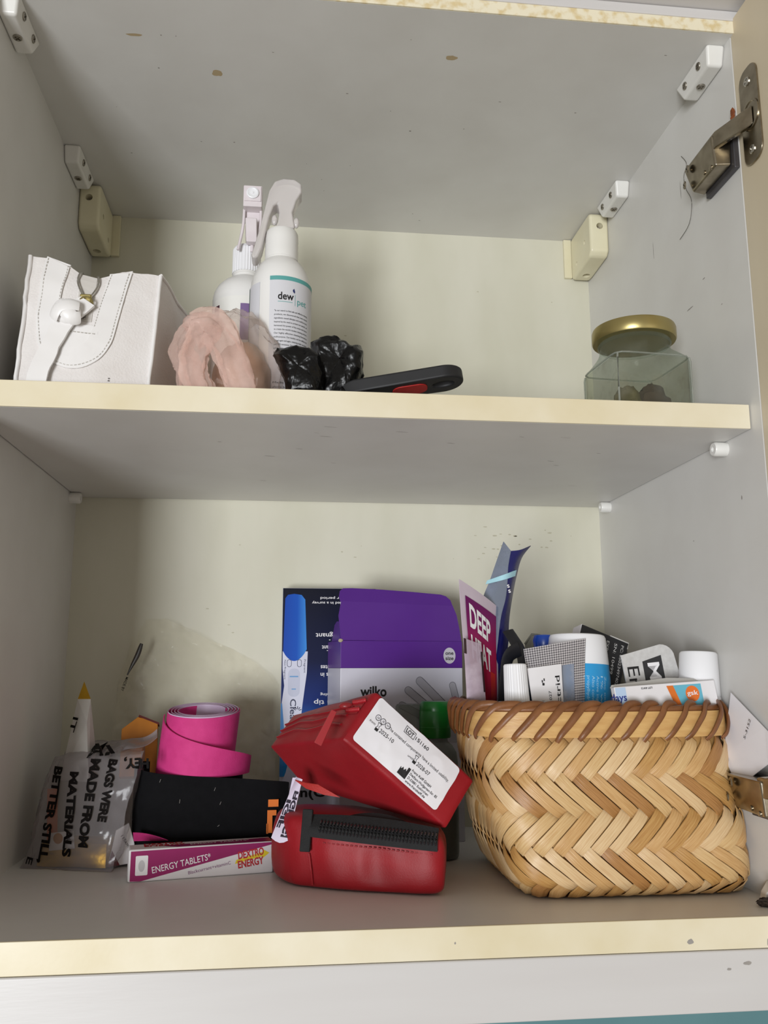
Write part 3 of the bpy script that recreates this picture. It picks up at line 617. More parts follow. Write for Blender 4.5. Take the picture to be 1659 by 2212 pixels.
for i, (dx, dy, rx, rz, c1, c2) in enumerate(((-13, -12, 9, 11.5, '7d7250', '59502f'), (8, -9, 12, 13, '5d4a3c', '43352a'))):
    obj('rock_piece', G().ball((jx+dx, jy+dy, ZS + 3 + rz*.9), rx, 8, rz, 22, 14, lambda d: 1 + .28*ridge(d, 1.9, i+3) + .1*nz(d, 6, i)), mat('rock_%d' % i, c1, c2, scale=120, rough=.85), smooth=35, label=('pale olive lump lying inside the glass jar', 'longer brown lump lying inside the glass jar')[i], cat='rock')

# ------------------------------------------------------------------ lower compartment, left group
M_card = mat('white_card', 'eceaec', 'e2dfe2', scale=25, rough=.5)
M_magenta = mat('magenta_print', '9c1f66', '8f1b5c', scale=30, rough=.4)
M_red = mat('red_print', 'c22a35', rough=.5)
M_yel = mat('yellow_print', 'ecd52e', rough=.5)
M_wht = mat('white_print', 'f1eff2', rough=.5)

# energy tablets carton
O = V((98.1, 127.9, 0)); X = (V((200.8, 148.5, 0)) - O); LX = X.length; Y_b = V((-X.y, X.x, 0)).normalized()
et = thing('tablet_carton', 'narrow white and magenta carton of energy tablets lying on the base board', 'carton', O + X*.5 + Y_b*9)
Fe = frame(O, X, (0,0,1)); Fetop = frame(O + V((0,0,22.4)), X, Y_b)
obj('carton_body', G().fbox(Fe, 0, LX, 0.1, 22.4, -19, 0), M_card, et, bevel=1.4, segs=3)
g = flat(G(), [(1.5, .9), (9, .6), (LX-.6, 20.4), (LX-.6, 21.8), (1.5, 21.2)], Fe); obj('printed_panel', flat(G(), [(34, 1), (LX-1, 1), (LX-1, 15), (22, 8.5)], Fetop), M_magenta, et, recalc=False)
pn = obj('printed_panel', g, M_magenta, et, recalc=False, label='magenta printed wedge')
obj('window_patch', G().prism(rrect(5, 4.6, 13.6, 18, .8), Fe, .05, .2), M_wht, et, recalc=False)
obj('smudge', flat(G(), disc(9.3, 11, 2.3, 16, 4), Fe, .25), mat('grey_patch', 'c9c7cb', rough=.6), et, recalc=False)
g = letters(G(), [('ENERGY TABLETS*', 17, 5.4, 42, 4.5, 9.5, .006)], Fe, .2); obj('lettering', letters(G(), [('ENERGY TABLETS*', 44, 5, 44, 4, 4, .006)], Fetop, .2), M_wht, et, recalc=False)
obj('lettering', g, M_wht, et, recalc=False, label='white lettering ENERGY TABLETS')
obj('lettering', letters(G(), [('Blackcurrant+vitaminC', 42.5, 3, 31, 2.3, 9.5)], Fe, .2), mat('mauve_print', '8d5a86', rough=.5), et, recalc=False, label='mauve lettering')
obj('arrow_mark', flat(G(), [(76, 8.0), (96, 12.2), (95.6, 10.2), (101.5, 14.4), (96.6, 17), (96.3, 15.2), (77, 10.8)], Fe, .15), M_yel, et, recalc=False, label='yellow arrow')
g = letters(G(), [('DEXTRO', 78.5, 11.2, 19.2, 5.1, 7, .03), ('ENERGY', 78.5, 4.8, 19.2, 5.1, 7, .03)], Fe, .25); obj('lettering', letters(G(), [('ENERGY', 11, 7, 30, 5, 1, .03), ('DEXTRO', 11, 13, 28, 5, 1, .03)], Fetop, .2), M_red, et, recalc=False)
obj('lettering', g, M_red, et, recalc=False, label='red lettering')

# pink and black rolls of sports tape
M_pink = mat('pink_cotton', 'd63a86', 'c92f7a', scale=120, rough=.75, bump=.35, bscale=1500)
M_tapeback = mat('tape_backing', 'd9c4de', 'cdb6d4', scale=40, rough=.5)
M_blk = mat('black_cotton', '07070a', '0d0d10', scale=120, rough=.9, bump=.3, bscale=1500, spec=.2)
def spiral(cx, cy, r0, r1, turns, z0, z1, a0, n=44, ztop=None, zbot=None):
    N = int(n*turns)
    def f(a, b):
        q = a0 + 2*math.pi*turns*a; r = r0 + (r1-r0)*a; lo_, hi_ = (zbot(a) if zbot else z0), (ztop(a) if ztop else z1)
        return V((cx + r*math.cos(q), cy + r*math.sin(q), lo_ + (hi_-lo_)*b))
    return G().grid(f, N, 6)
pt_ = thing('tape_roll', 'hot pink roll of fabric sports tape standing on the black roll', 'tape roll', (140, 205, 66))
obj('wound_tape', spiral(140, 205, 20, 30.6, 4.1, 67, 116, math.radians(20)).thick(.9).move(lambda p: (p.x - .1*(117-p.z), p.y, p.z + .17*(p.y-205)*((p.z-62)/55))), M_pink, pt_, smooth=50, label='pink tape wound in a spiral')
obj('backing_paper', spiral(139.4, 205, 19.2, 29.8, 4.1, 66.5, 116.8, math.radians(20)).thick(.3).move(lambda p: (p.x - .1*(117-p.z), p.y, p.z + .17*(p.y-205)*((p.z-62)/55))), M_tapeback, pt_, smooth=50, label='pale lilac backing paper')
def lo_end(a, b):
    q = math.radians(178 + 178*a); r = 31.6 + 11*a**1.6
    top = 113 - 33*a**1.05; bot = max(66.4, 64 - 2*a)
    return V((140 + r*math.cos(q) + 1.5*a, 205 + r*math.sin(q)*.94, bot + (top-bot)*b))
tilt = lambda p: (p.x - .1*(117-p.z), p.y, p.z + .17*(p.y-205)*((p.z-62)/55))
obj('loose_end', G().grid(lo_end, 40, 8).thick(.8).move(tilt), M_pink, pt_, smooth=50, label='loosened outer turn of pink tape')
bt = thing('tape_roll', 'black roll of fabric sports tape under the pink roll, its end flared out', 'tape roll', (140, 205, 0))
def bk(a, b):
    q = math.radians(-55 + 360*2.3*a); r = 26 + 9*a; hi_ = 66
    return V((139 + r*math.cos(q), 207 + r*math.sin(q), 9 + 57*b))
obj('wound_tape', G().grid(bk, 90, 4).thick(.9), M_blk, bt, smooth=50)
pth = spline([(96, 222), (89, 205), (90, 190), (98, 179), (112, 174), (140, 171.5), (175, 172), (198, 174), (211, 181)], 7)
kk = len(pth) - 1
def bf(a, b):
    p = pth[min(kk, round(a*kk))]; top = 78 - 17*a if a > .3 else 74 + 4*math.sin(min(1, a/.3)*math.pi/2) - 5*a; bot = .6 + 4*(1-a)
    return V((p.x, p.y + 2*(1-b), bot + (top-bot)*b))
fe = obj('flared_end', G().grid(bf, kk, 8).thick(.9), M_blk, bt, smooth=50, label='matt black flared tape end')
obj('core', G().lathe([(25, 8.4), (25, 65.5)], (139, 207, 0), 32), M_tapeback, bt, smooth=50)
obj('backing_curl', G().grid(lambda a, b: V((94 + 26*a, 172 - 5*b, 20.5 + 7*math.sin(math.pi*(.5-.45*a))*b)), 8, 2).thick(.4), M_pink, bt, smooth=50, label='pink edge peeping out below')
M_org = mat('orange_print', 'e07a2a', 'd86c1e', scale=40, rough=.7)
Fb = lambda x, y, n=0: V((x, 172 + .09*(x-175) - 1.3 - n, y))
g = G()
for x0, x1, y0, y1 in ((195.5, 203.5, 43.5, 49), (195, 199, 24, 41), (199, 202, 37, 41), (194.5, 196, 23.5, 31)): flat(g, [(x0, y0), (x1, y0), (x1, y1), (x0, y1)], Fb, .2)
obj('logo_print', g, M_org, fe, recalc=False, label='orange block letter print')
g = G()
for u, v, a in ((463, 1708, 1), (475, 1738, .9), (388, 1735, 1.4), (345, 1690, 1), (470, 1785, .4)):
    p = at(u, v, 171); g.tube([p + V((0, -.9, 0)), p + V((1.6*math.cos(a), -1.1, 3*math.sin(a)))], .1, 5)
obj('lint', g, mat('white_lint', 'b9b4ae', rough=.9), fe, kind='stuff')

# printed ribbon hanging by the red pouches
rb = thing('printed_ribbon', 'white ribbon with dark block letters hanging beside the red pouches', 'ribbon', at(600, 1812, 116))
Fr = lambda u, v, y=112: at(u, v, y)
g = G().grid(lambda a, b: at(640 + (588-640)*a + (36*b - 2)*(.4 + .6*a), 1678 + 132*a + 6*b + (8*math.sin(math.pi*b) if a > .95 else 0), 122 - 12*a + 3*math.sin(3*a + 2*b)), 14, 4)
r1 = obj('ribbon_front', g.thick(.5), mat('ribbon_white', 'dcd2e6', rough=.7), rb, smooth=50)
g = G().grid(lambda a, b: at(632 + (606-632)*a + 24*b*(.3 + .7*a), 1680 + 118*a, 126 - 8*a), 12, 3)
obj('ribbon_back', g.thick(.5), mat('ribbon_white', 'dcd2e6'), rb, smooth=50)
def Frib(x, y, n=0):          # x down the ribbon 0..40, y across 0..10
    a, b = x/44, y/10
    p = at(640 + (588-640)*a + (36*b - 2)*(.4 + .6*a), 1678 + 132*a + 6*b, 122 - 12*a + 3*math.sin(3*a + 2*b)); return p + V((0, -.6 - n, 0))
g = letters(G(), [('FIGI', 9, 1.2, 15, 4.2, 0, .05), ('FIGI', 26, .8, 16, 4.2, 0, .05), ('IGIF', 16, 6, 20, 3.6, 0, .05)], lambda x, y, n: Frib(x, 10 - y, n), .15)
obj('lettering', g, mat('plum_black', '2c2433', rough=.7), r1, recalc=False, label='dark block letters')

# clear mailing bag printed with black capitals, and what is in it
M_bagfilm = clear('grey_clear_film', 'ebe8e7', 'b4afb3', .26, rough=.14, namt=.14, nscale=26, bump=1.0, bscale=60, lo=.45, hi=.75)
M_sheet = clear('clear_film', 'fdfcf8', 'f4f3ec', .07, rough=.1, namt=.12, nscale=30, bump=1.0, bscale=50, lo=.52, hi=.72)  # noise whitens the creased film, partly painting in crinkle highlights
M_blktext = mat('brown_black_print', '0a0706', '120c0a', scale=60, rough=.7, spec=.15)
cb = thing('clear_plastic_bag', 'crumpled clear plastic bag printed with black capital letters, stuffed in the corner', 'plastic bag', (50, 200, 0))
c = {(0,0,0): (9, 184, .3), (1,0,0): (80, 163, .3), (0,1,0): (8, 250, .3), (1,1,0): (84, 232, .3), (0,0,1): (27, 190, 78), (1,0,1): (97, 172, 84), (0,1,1): (22, 250, 84), (1,1,1): (86, 246, 92)}
cbS = Soft(c, (5, 5, 4), wr=4.5, ws=.035, seed=11)
gb = cbS.mesh(22); gb.move(lambda p: (max(p.x, .6), p.y, max(p.z, .25)))
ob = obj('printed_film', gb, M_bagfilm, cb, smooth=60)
bvh = BVHTree.FromPolygons([p[:] for p in gb.v], gb.f)
def onbag(x0, z0, ang, tilt=0):
    ca, sa = math.cos(math.radians(ang)), math.sin(math.radians(ang))
    def F(x, y, n=0):
        px, pz = x0 + x*ca - y*sa, z0 + x*sa + y*ca
        h = bvh.ray_cast(V((px, 60, pz)), V((0, 1, 0)))
        return V((px, (h[0].y if h[0] else 185 - .25*(px-10)) - 1.0 - n, pz))
    return F
g = G()
for s_, u, v, u2, v2, hh in (('BETTER STILL,', 112, 1658, 76, 1868, 6.2), ('MATERIALS', 150, 1668, 132, 1852, 6.4), ('MADE FROM', 196, 1640, 172, 1828, 6.8), ('BAGS WERE', 236, 1640, 214, 1772, 6.2)):
    a, b = at(u, v, 176), at(u2, v2, 172); d = b - a
    letters(g, [(s_, 0, 0, math.hypot(d.x, d.z), hh, 0, .05)], onbag(a.x, a.z, math.degrees(math.atan2(d.z, d.x))), .1)
p = at(246, 1606, 185); letters(g, [("I'M", 0, 0, 21, 7.5, 0, .04)], onbag(p.x, p.z, 188), .1)
p = at(332, 1632, 185); letters(g, [('HEY,', 0, 0, 21, 7, 0, .04)], onbag(p.x, p.z, 184), .1)
p = at(60, 1850, 184); letters(g, [('E', 0, 0, 5, 5, 0, .02)], onbag(p.x, p.z, 260), .1)
obj('lettering', g, M_blktext, ob, recalc=False, label='black capital lettering')
# collapsed mouth of the bag
g = G().grid(lambda a, b: at(190 + 150*a, 1640 - 55*a*a*.9 - 26*b*(1 - .3*a) + 6*math.sin(9*a), 200 + 18*b + 5*math.sin(7*a + 3*b)), 26, 6)
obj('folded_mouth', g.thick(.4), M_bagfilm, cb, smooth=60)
tops = [(232, 1565), (248, 1470), (272, 1395), (308, 1336), (352, 1334), (392, 1352), (442, 1378), (500, 1402), (545, 1428), (585, 1462), (601, 1482)]
tw = [at(u, v, 292) for u, v in tops]
def shf(a, b):
    i = a*(len(tw)-1); j = min(len(tw)-2, int(i)); t = tw[j].lerp(tw[j+1], i-j); z0 = 84 - 62*a
    p = V((t.x + (1-b)*(8 - 10*a), 0, z0 + (t.z-z0)*b))
    p.y = 288 + 16*b + 6*ridge((p.x, 0, p.z), .035, 4) + 4*ridge((p.x, 0, p.z), .09, 9) + 1.6*ridge((p.x, 0, p.z), .2, 2) - 18*(1-b)
    p.y = min(p.y, D - 1.5); return p
fs0 = thing('clear_film_bag', 'crinkled clear film bag standing against the back panel behind the pink tape', 'plastic bag', (120, 295, 0))
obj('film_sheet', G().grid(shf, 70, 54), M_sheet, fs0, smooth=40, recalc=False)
g = G().tube(spline([at(306, 1390, 286), at(297, 1415, 286), at(284, 1440, 286), at(275, 1458, 286)], 5), 1.5, 8, .25, (0,1,0), rf=lambda q: .45 + 1.3*math.sin(math.pi*min(1, q*1.0 + .12))*(1-q*.6))
obj('torn_corner', g, mat('dark_film', '3a322c', '241e1a', scale=90, rough=.3), fs0, smooth=50)
obj('film_lettering', letters(G(), [('MADE BY', 0, 0, 13, 2.4, 0, .01)], frame(at(272, 1462, 284), V((-.32, 0, -1)), V((1, 0, -.32))), .1), M_blktext, fs0, recalc=False)
# contents
def pillow(name, label, cat, c, m, bul=(2,2,2), wr=1, ws=.06, seed=1, n=10, group=None):
    s_ = Soft(c, bul, wr=wr, ws=ws, seed=seed); return s_, obj(name, s_.mesh(n), m, smooth=60, label=label, cat=cat, group=group)
bx8 = lambda x0, x1, y0, y1, z0, z1: {(i,j,k): ((x0,x1)[i], (y0,y1)[j], (z0,z1)[k]) for i in (0,1) for j in (0,1) for k in (0,1)}
pillow('gold_sachet', 'shiny gold foil sachet at the bottom of the clear bag', 'sachet', {(0,0,0): (20,186,1.2), (1,0,0): (74,172,1.2), (0,1,0): (26,208,1.2), (1,1,0): (78,196,1.2), (0,0,1): (22,188,17), (1,0,1): (73,175,18), (0,1,1): (28,206,20), (1,1,1): (77,194,20)}, mat('gold_foil', 'd8b13c', 'b98d22', scale=50, rough=.28, metal=.75, bump=.6, bscale=90), wr=1.4, ws=.07)
g = G(); F = frame(at(118, 1800, 196), (1,-.25,.05), (-.1,0,1))
g.fbox(F, -6, 2.5, -6, 34, 0, 1.2); obj('orange_card', g, mat('orange_card', 'd9793a', 'c96a2e', scale=30, rough=.5), bevel=.3, label='orange card strip inside the clear bag', cat='card')
F = frame(at(106, 1838, 184), (1,-.28,.12), (-.12,0,1)); st = obj('white_sticker', G().fbox(F, 0, 21, 0, 13, -.6, 0), M_card, label='small white sticker with a round seal inside the clear bag', cat='sticker')
obj('seal_mark', flat(G(), disc(8, 8.5, 4), F, .1), mat('ochre_print', 'b9803a', rough=.6), st, recalc=False)
obj('triangle_mark', flat(G(), [(15, 6.5), (18.6, 6.5), (16.8, 10)], F, .1), mat('grey_print', '6d6a6d', rough=.6), st, recalc=False)
sw = [at(u, v, y) for u, v, y in ((150, 1655, 200), (206, 1650, 192), (202, 1600, 200), (197, 1500, 204), (182, 1472, 206), (170, 1505, 206), (158, 1580, 208))]
s_ = thing('paper_packet', 'white folded paper packet with a gold tip poking out of the clear bag', 'packet', (45, 200, 60))
pa = [V((28, 205, 62)), V((54, 190, 62)), V((56, 216, 62)), at(196, 1510, 204), at(168, 1510, 208), at(182, 1472, 206)]
mid1 = at(190, 1560, 200)
obj('packet_body', G().add([pa[0], pa[1], pa[2], pa[3], pa[4], mid1 + V((0,-4,0))], [(0,1,5), (0,5,4), (1,3,5), (5,3,4), (1,2,3), (2,0,4), (2,4,3), (0,2,1)]), mat('grey_white_paper', 'cfccc8', 'bfbbb6', scale=40, rough=.6, bump=.4, bscale=60), s_)
obj('gold_tip', G().add([pa[3], pa[4], pa[5], (pa[3]+pa[4])/2 + V((0,3,0))], [(0,1,2), (1,3,2), (3,0,2), (0,3,1)]), mat('gold_foil', 'd8b13c'), s_, label='gold tip')
g = letters(G(), [('IT', 0, 0, 12, 4, 0, .02)], frame(at(160, 1548, 203) + V((0,-2,0)), V((-.25,0,-1)), V((1,0,-.25))), 0); obj('lettering', g, M_blktext, s_, recalc=False)
F = frame(at(262, 1590, 240), (1, .1, .02), (0, .3, 1)); oc = thing('orange_box', 'orange box with a dark red edge standing inside the clear bag', 'box', (88, 245, 60))
obj('box_body', G().prism([(0, -34), (30, -34), (30, 10), (24, 13), (13, 16), (0, 6)], F, -10, 0), mat('orange_board', 'c47a1c', 'b56d14', scale=30, rough=.45), oc, bevel=.4)
obj('dark_edge', G().prism([(13.5, 16.3), (31, 8.6), (31, 10.4), (14, 17.8)], F, -9, .2), mat('maroon_board', '5d1413', rough=.5), oc)
F = frame(at(250, 1872, 176), (1, .22, .12), (-.2, .1, 1)); wbx = thing('small_carton', 'small white carton with a maroon corner beside the tablet carton', 'carton', at(265, 1870, 178))
obj('carton_body', G().prism([(-6, 0.6), (13, .2), (15, 14), (12, 30), (2, 26)], F, -14, 0), M_card, wbx, bevel=.6)
obj('printed_corner', flat(G(), [(-6, .8), (3, .5), (-2, 12)], F, .15), mat('maroon_print', '6d1f2c', rough=.5), wbx, recalc=False)
obj('lettering', letters(G(), [('115km', 5, 21, 10, 2.2, -62)], F, .15), M_black, wbx, recalc=False)

# ------------------------------------------------------------------ boxes at the back
def gradmat(name, stops, axis='Z', lo=0, hi=1, rough=.35, spec=.2):      # printed colour fade along the object's own height
    m = bpy.data.materials.new(name); m.use_nodes = True; nt = m.node_tree; p = nt.nodes['Principled BSDF']; p.inputs['Roughness'].default_value = rough; p.inputs['Specular IOR Level'].default_value = spec
    tc = nd(nt, 'ShaderNodeTexCoord'); sx = nd(nt, 'ShaderNodeSeparateXYZ'); mr = nd(nt, 'ShaderNodeMapRange'); mr.inputs['From Min'].default_value = lo*S; mr.inputs['From Max'].default_value = hi*S
    r = nd(nt, 'ShaderNodeValToRGB'); nt.links.new(tc.outputs['Object'], sx.inputs[0]); nt.links.new(sx.outputs[axis], mr.inputs[0]); nt.links.new(mr.outputs[0], r.inputs[0]); nt.links.new(r.outputs[0], p.inputs['Base Color'])
    r.color_ramp.elements[0].position = stops[0][0]; r.color_ramp.elements[0].color = rgb(stops[0][1]); r.color_ramp.elements[1].position = stops[-1][0]; r.color_ramp.elements[1].color = rgb(stops[-1][1])
    for q, c_ in stops[1:-1]: e = r.color_ramp.elements.new(q); e.color = rgb(c_)
    return m
ck = thing('test_kit_box', 'dark blue pregnancy test box printed with a large test stick, standing upside down', 'box', (246, 300, 0))
obj('box_body', G().box(202.6, 292, 290, 313, .1, 226), mat('pale_board', 'c9cad3', 'bfc0ca', scale=20, rough=.4), ck, bevel=.4)
Fc = frame((202.6, 290, 0), (1,0,0), (0,0,1))
obj('printed_front', flat(G(), [(.3, 52), (89, 52), (89, 225.7), (.3, 225.7)], Fc, .1), gradmat('navy_to_blue', [(0, '2f8fd0'), (.18, '1d6fc4'), (.38, '0e2c74'), (.6, '04103c'), (1, '02051c')], 'Z', 52, 226), ck, recalc=False, label='print fading from navy to bright blue')
ob_ = obj('printed_stick', flat(G(), [(1.2, 150), (3, 134), (1, 118), (4, 92), (9, 70), (6, 56), (2, 46), (8, 42), (18, 44), (20, 60), (17, 84), (20.5, 118), (24, 146), (24.6, 166), (1, 166)], Fc, .2), mat('stick_white', 'd9dbea', 'd2d4e6', scale=30, rough=.35), ck, recalc=False, label='white test stick print')
cap_ = [(1.4, 166), (2.5, 216), (5, 219.4), (11, 220.4), (18, 219.4), (21.5, 215), (23.6, 168)] + [(23.6 - 22.2*i/10, 168 - 2*i/10 - 10*math.sin(math.pi*i/10)**.8) for i in range(1, 10)]
obj('printed_cap', flat(G(), cap_[::-1], Fc, .3), gradmat('cap_blue', [(0, '1246ae'), (.6, '1556bd'), (1, '3f8fe0')], 'X', -43, -20), ck, recalc=False, label='bright blue cap print')
g = flat(G(), rrect(6.5, 124, 17.5, 150, 5), Fc, .3); obj('printed_window', g, mat('window_print', 'c3c7da', rough=.35), ob_, recalc=False)
g = flat(G(), [(8, 142), (16, 142), (16, 143.3), (8, 143.3)], Fc, .4); flat(g, [(10, 130.5), (14, 130.5), (14, 131.6), (10, 131.6)], Fc, .4); obj('result_line', g, mat('sky_print', '6f9fd0', rough=.4), ob_, recalc=False)
g = G()
for x0 in (5.3, 14.8):
    o = rrect(x0, 151.5, x0+4.2, 158.5, 1.9, 4); k = len(o); cxx, cyy = x0+2.1, 155
    g.add([Fc(x, y, .35) for x, y in o] + [Fc(cxx + (x-cxx)*.82, cyy + (y-cyy)*.88, .35) for x, y in o], [(i, (i+1) % k, k + (i+1) % k, k + i) for i in range(k)])
letters(g, [('Not Pregnant', 2.6, 158, 18, 1.8, -90), ('Pregnant', 21.2, 158.5, 12.5, 1.8, -90)], Fc, .35)
letters(g, [('Clearblue', 9, 122, 40, 5.4, -90, .012)], Fc, .35)
for i in range(5):
    a = math.radians(20 + 32*i); g.fbox(Fc, 15.2 + 0, 15.3, 111, 111.1, .3, .35); F2 = frame(Fc(15.5, 111, .35), (math.cos(a), 0, math.sin(a)), (-math.sin(a), 0, math.cos(a))); flat(g, [(1.6, -.28), (4.2, -.4), (4.2, .4), (1.6, .28)], F2, 0)
obj('lettering', g, mat('navy_text', '20264a', rough=.5), ob_, recalc=False)
g = G()
for s_, x, y, w, h in (('collect your period', 78, 217.5, 42, 2.4), ('recommended in a survey', 78, 213, 50, 2.4), ('Pregnant', 58, 183, 26, 4.4), ('-', 46, 178, 1.4, None), ('pregnant', 56, 171.5, 18, 4), ('-', 44, 168, 1.4, None), ('minutes', 54, 153, 17, 4), ('results in', 57, 146, 20, 4), ('sampling', 52, 127, 15, 2.4), ('wide tip', 62, 120.5, 31, 4.4), ('choice', 50, 101, 9, 2.4), ('technology', 60, 94, 26, 4.6)):
    letters(g, [(s_, x, y, w, h, 180, .012)], Fc, .3)
obj('lettering', g, M_wht, ck, recalc=False, label='white upside-down lettering')
g = letters(G(), [('tests2', 48, 50, 26, 3, 180, .01), ('en(C', 12, 34, 30, 8, 0, .03)], Fc, .3)
obj('lettering', g, M_black, ck, recalc=False, label='black lettering low on the box')
obj('printed_edge', flat(G(), [(.2, 52), (3.4, 52), (4, 92), (1.4, 118), (.2, 118)], Fc, .35), mat('sky_blue_print', '2b7fc6', rough=.4), ck, recalc=False)

wk = thing('glove_box', 'opened purple and white box of disposable gloves with its lid flap raised', 'box', (305, 258, 0))
O = V((254.6, 228, 0)); X = V((.987, .16, 0)).normalized(); Yb = V((-.16, .987, 0)); LW = 114
Fw = frame(O, X, (0,0,1)); HZ = 174.5
M_purple = mat('purple_card', '5c2a90', '542585', scale=14, rough=.33)
obj('carton_body', G().fbox(Fw, 0, LW, .1, HZ-24, -54, 0), mat('glossy_white_card', 'd7d6e2', 'cfcedb', scale=16, rough=.28), wk, bevel=.6)
up_ = obj('purple_top', G().fbox(Fw, -.05, LW+.05, HZ-24, HZ, -54, .05), M_purple, wk, bevel=.5, label='purple upper band of the box')
F1 = frame(Fw(0, HZ, 0), X, V((0, .10, 1))); 
fp = obj('lid_flap', G().prism([(.5, .2), (LW-.6, 0), (LW-2, 12), (LW-4, 24), (LW-7.5, 33), (1, 35), (-1.6, 22)], F1, -.7, 0), M_purple, wk, label='raised purple lid flap')
F2 = frame(F1(0, 34, 0), X, V((0, .34, 1)))
obj('tuck_flap', G().prism([(.4, .6), (LW-7.8, -1), (LW-9, 4), (LW-13, 8), (LW-18, 9.6), (70, 11.5), (40, 13.2), (12, 14), (3.5, 13.6), (.5, 11), (-.6, 6)], F2, -.7, 0), M_purple, fp)
F3 = frame(Fw(0, HZ, -2), -Yb*-1, V((.12, 0, 1)))
obj('side_flap', G().prism([(0, 0), (34, 0), (30, 15), (22, 18), (6, 17)], F3, -.4, .4), M_purple, wk)
obj('worn_corner', G().ball(Fw(0, HZ, 0), 2, 1.2, 1.6, 10, 6, lambda d: 1 + .5*nz(d, 3, 1)), mat('torn_card', 'b9ac92', rough=.9), wk)
bd = obj('size_badge', flat(G(), disc(101.5, 161.5, 5.8, 26, 7.2), Fw, .25), mat('badge_grey', 'cbc7d2', rough=.4), up_, recalc=False, label='pale round badge')
obj('lettering', letters(G(), [('one', 97.6, 162.3, 7.8, 3.2, 0, .02), ('size', 97.6, 157.6, 7.8, 3.2, 0, .02)], Fw, .35), M_black, bd, recalc=False)
obj('lettering', letters(G(), [('wilko', 18, 126, 24, 8.6, 0, .03)], Fw, .2), M_black, wk, recalc=False)
g = G()
def finger(g, x0, y0, x1, y1, w):
    d = V((x1-x0, y1-y0, 0)); L_ = d.length; d.normalize(); n_ = V((-d.y, d.x, 0)); o = [(x0 + n_.x*w, y0 + n_.y*w), (x0 - n_.x*w, y0 - n_.y*w)]
    for i in range(9):
        a = -math.pi/2 + math.pi*i/8; o.append((x1 + d.x*w*math.cos(a) + n_.x*w*math.sin(a), y1 + d.y*w*math.cos(a) + n_.y*w*math.sin(a)))
    return o
fing = [(97, 116, 73, 139, 3.6), (86, 112, 62, 131, 3.2), (76, 108, 56, 118, 3), (110, 112, 104, 135, 3)]
for i, q in enumerate(fing): flat(g, finger(g, *q), Fw, .2 + .02*i)
flat(g, [(70, 108), (86, 85), (110, 85), (113, 116), (98, 120), (84, 116)], Fw, .19)
gp = obj('glove_print', g, mat('glove_grey', 'b6b5bf', 'adacb7', scale=60, rough=.35), wk, recalc=False, label='grey printed glove')
g = G()
for q in fing:
    o = finger(g, *q); 
    for a, b in zip(o[1:], o[2:]): 
        p, r_ = Fw(a[0], a[1], .3), Fw(b[0], b[1], .3); g.tube([p, r_], .2, 4)
    for a, b in ((o[1], o[2]), (o[-1], o[0])): g.tube([Fw(a[0], a[1], .3), Fw(b[0], b[1], .3)], .2, 4)
obj('glove_outline', g, mat('outline_grey', '7c7b86', rough=.5), gp, kind='stuff', recalc=False)

# clear bottle with a green flip cap
M_clr = clear('clear_bottle', 'd3d8d3', 'a6aca6', .2, rough=.06, namt=.05, bump=.05)
gx, gy = 331, 186
gb_ = thing('flip_cap_bottle', 'clear plastic bottle with a bright green flip cap, between the glove box and basket', 'bottle', (gx, gy, 0))
obj('bottle_body', G().lathe([(15, .2), (18, 1.5), (18.6, 5), (18.6, 74), (17.5, 82), (14, 88), (10.5, 91), (10, 95)], (gx, gy, 0), 40), M_clr, gb_, smooth=50)
obj('gel', G().lathe([(17, 1.4), (17.8, 4), (17.8, 62), (.1, 62)], (gx, gy, 0), 36), mat('dark_gel', '34352f', '25261f', scale=20, rough=.3), gb_, smooth=50)
cp = obj('flip_cap', G().lathe([(12.6, 94), (13, 95), (13, 114.6), (12.6, 115.4), (12.7, 116), (12.2, 121.6), (11, 123.2), (.1, 123.6)], (gx, gy, 0), 40), mat('green_plastic', '1c7a2f', '187029', scale=20, rough=.3), gb_, smooth=40, label='bright green cap')
obj('cap_groove', G().lathe([(13.06, 101.6), (13.15, 102), (13.15, 102.4), (13.06, 102.8)], (gx, gy, 0), 40, cap=False), mat('green_plastic', '1c7a2f'), cp, smooth=40)
cc_ = at(893, 1530, 205)
oc_ = thing('clear_tub', 'small clear plastic tub standing behind the upper red pouch', 'tub', (cc_.x, 205, 0))
obj('tub_body', G().lathe([(12, .2), (14, 1.5), (14.5, 100), (15, 104), (15, 110), (14.4, 110.4), (14.4, 118), (13.6, 119.4)], (cc_.x - 1, 205, 0), 40, cap=False), M_clr, oc_, smooth=40)
obj('tub_lid', G().lathe([(13.6, 119.2), (13, 120.2), (.1, 120.3)], (cc_.x - 1, 205, 0), 40, cap=False), M_clr, oc_, smooth=40)

# ------------------------------------------------------------------ red first aid pouches
M_rednyl = mat('red_nylon', '9a111d', '8b0e19', scale=30, rough=.5, sheen=.05, bump=.15, bscale=900, spec=.35)
M_redzip = mat('red_zip', '9c1a24', rough=.45)
M_blkzip = mat('black_webbing', '101011', '18181a', scale=200, rough=.8, bump=.4, bscale=1200)
c = {(0,0,0): (247.4, 76, 102), (1,0,0): (272.5, 88, 134.5), (0,1,0): at(965, 1792, 80), (1,1,0): at(1026, 1688, 88),
     (0,0,1): at(583, 1613, 185), (1,0,1): at(632, 1545, 190), (0,1,1): at(657, 1698, 168), (1,1,1): (300, 198, 92)}
upS = Soft(c, (2.5, 3.5, 2), wr=1.0, ws=.03, seed=21)
up = thing('first_aid_pouch', 'red nylon zipped pouch with a white printed label, tilted on another red pouch', 'pouch', (290, 130, 60))
obj('pouch_body', upS.mesh(18), M_rednyl, up, smooth=70, sub=1)
La, Lb = 42.0, 100.0
fl_ = lambda x, y: (y/La, x/Lb, 0)               # label face: x along the long edge, y towards the zip side
FL = upS.on(fl_)
lab = rrect(5, 4.5, 85, 40.5, 2.6)
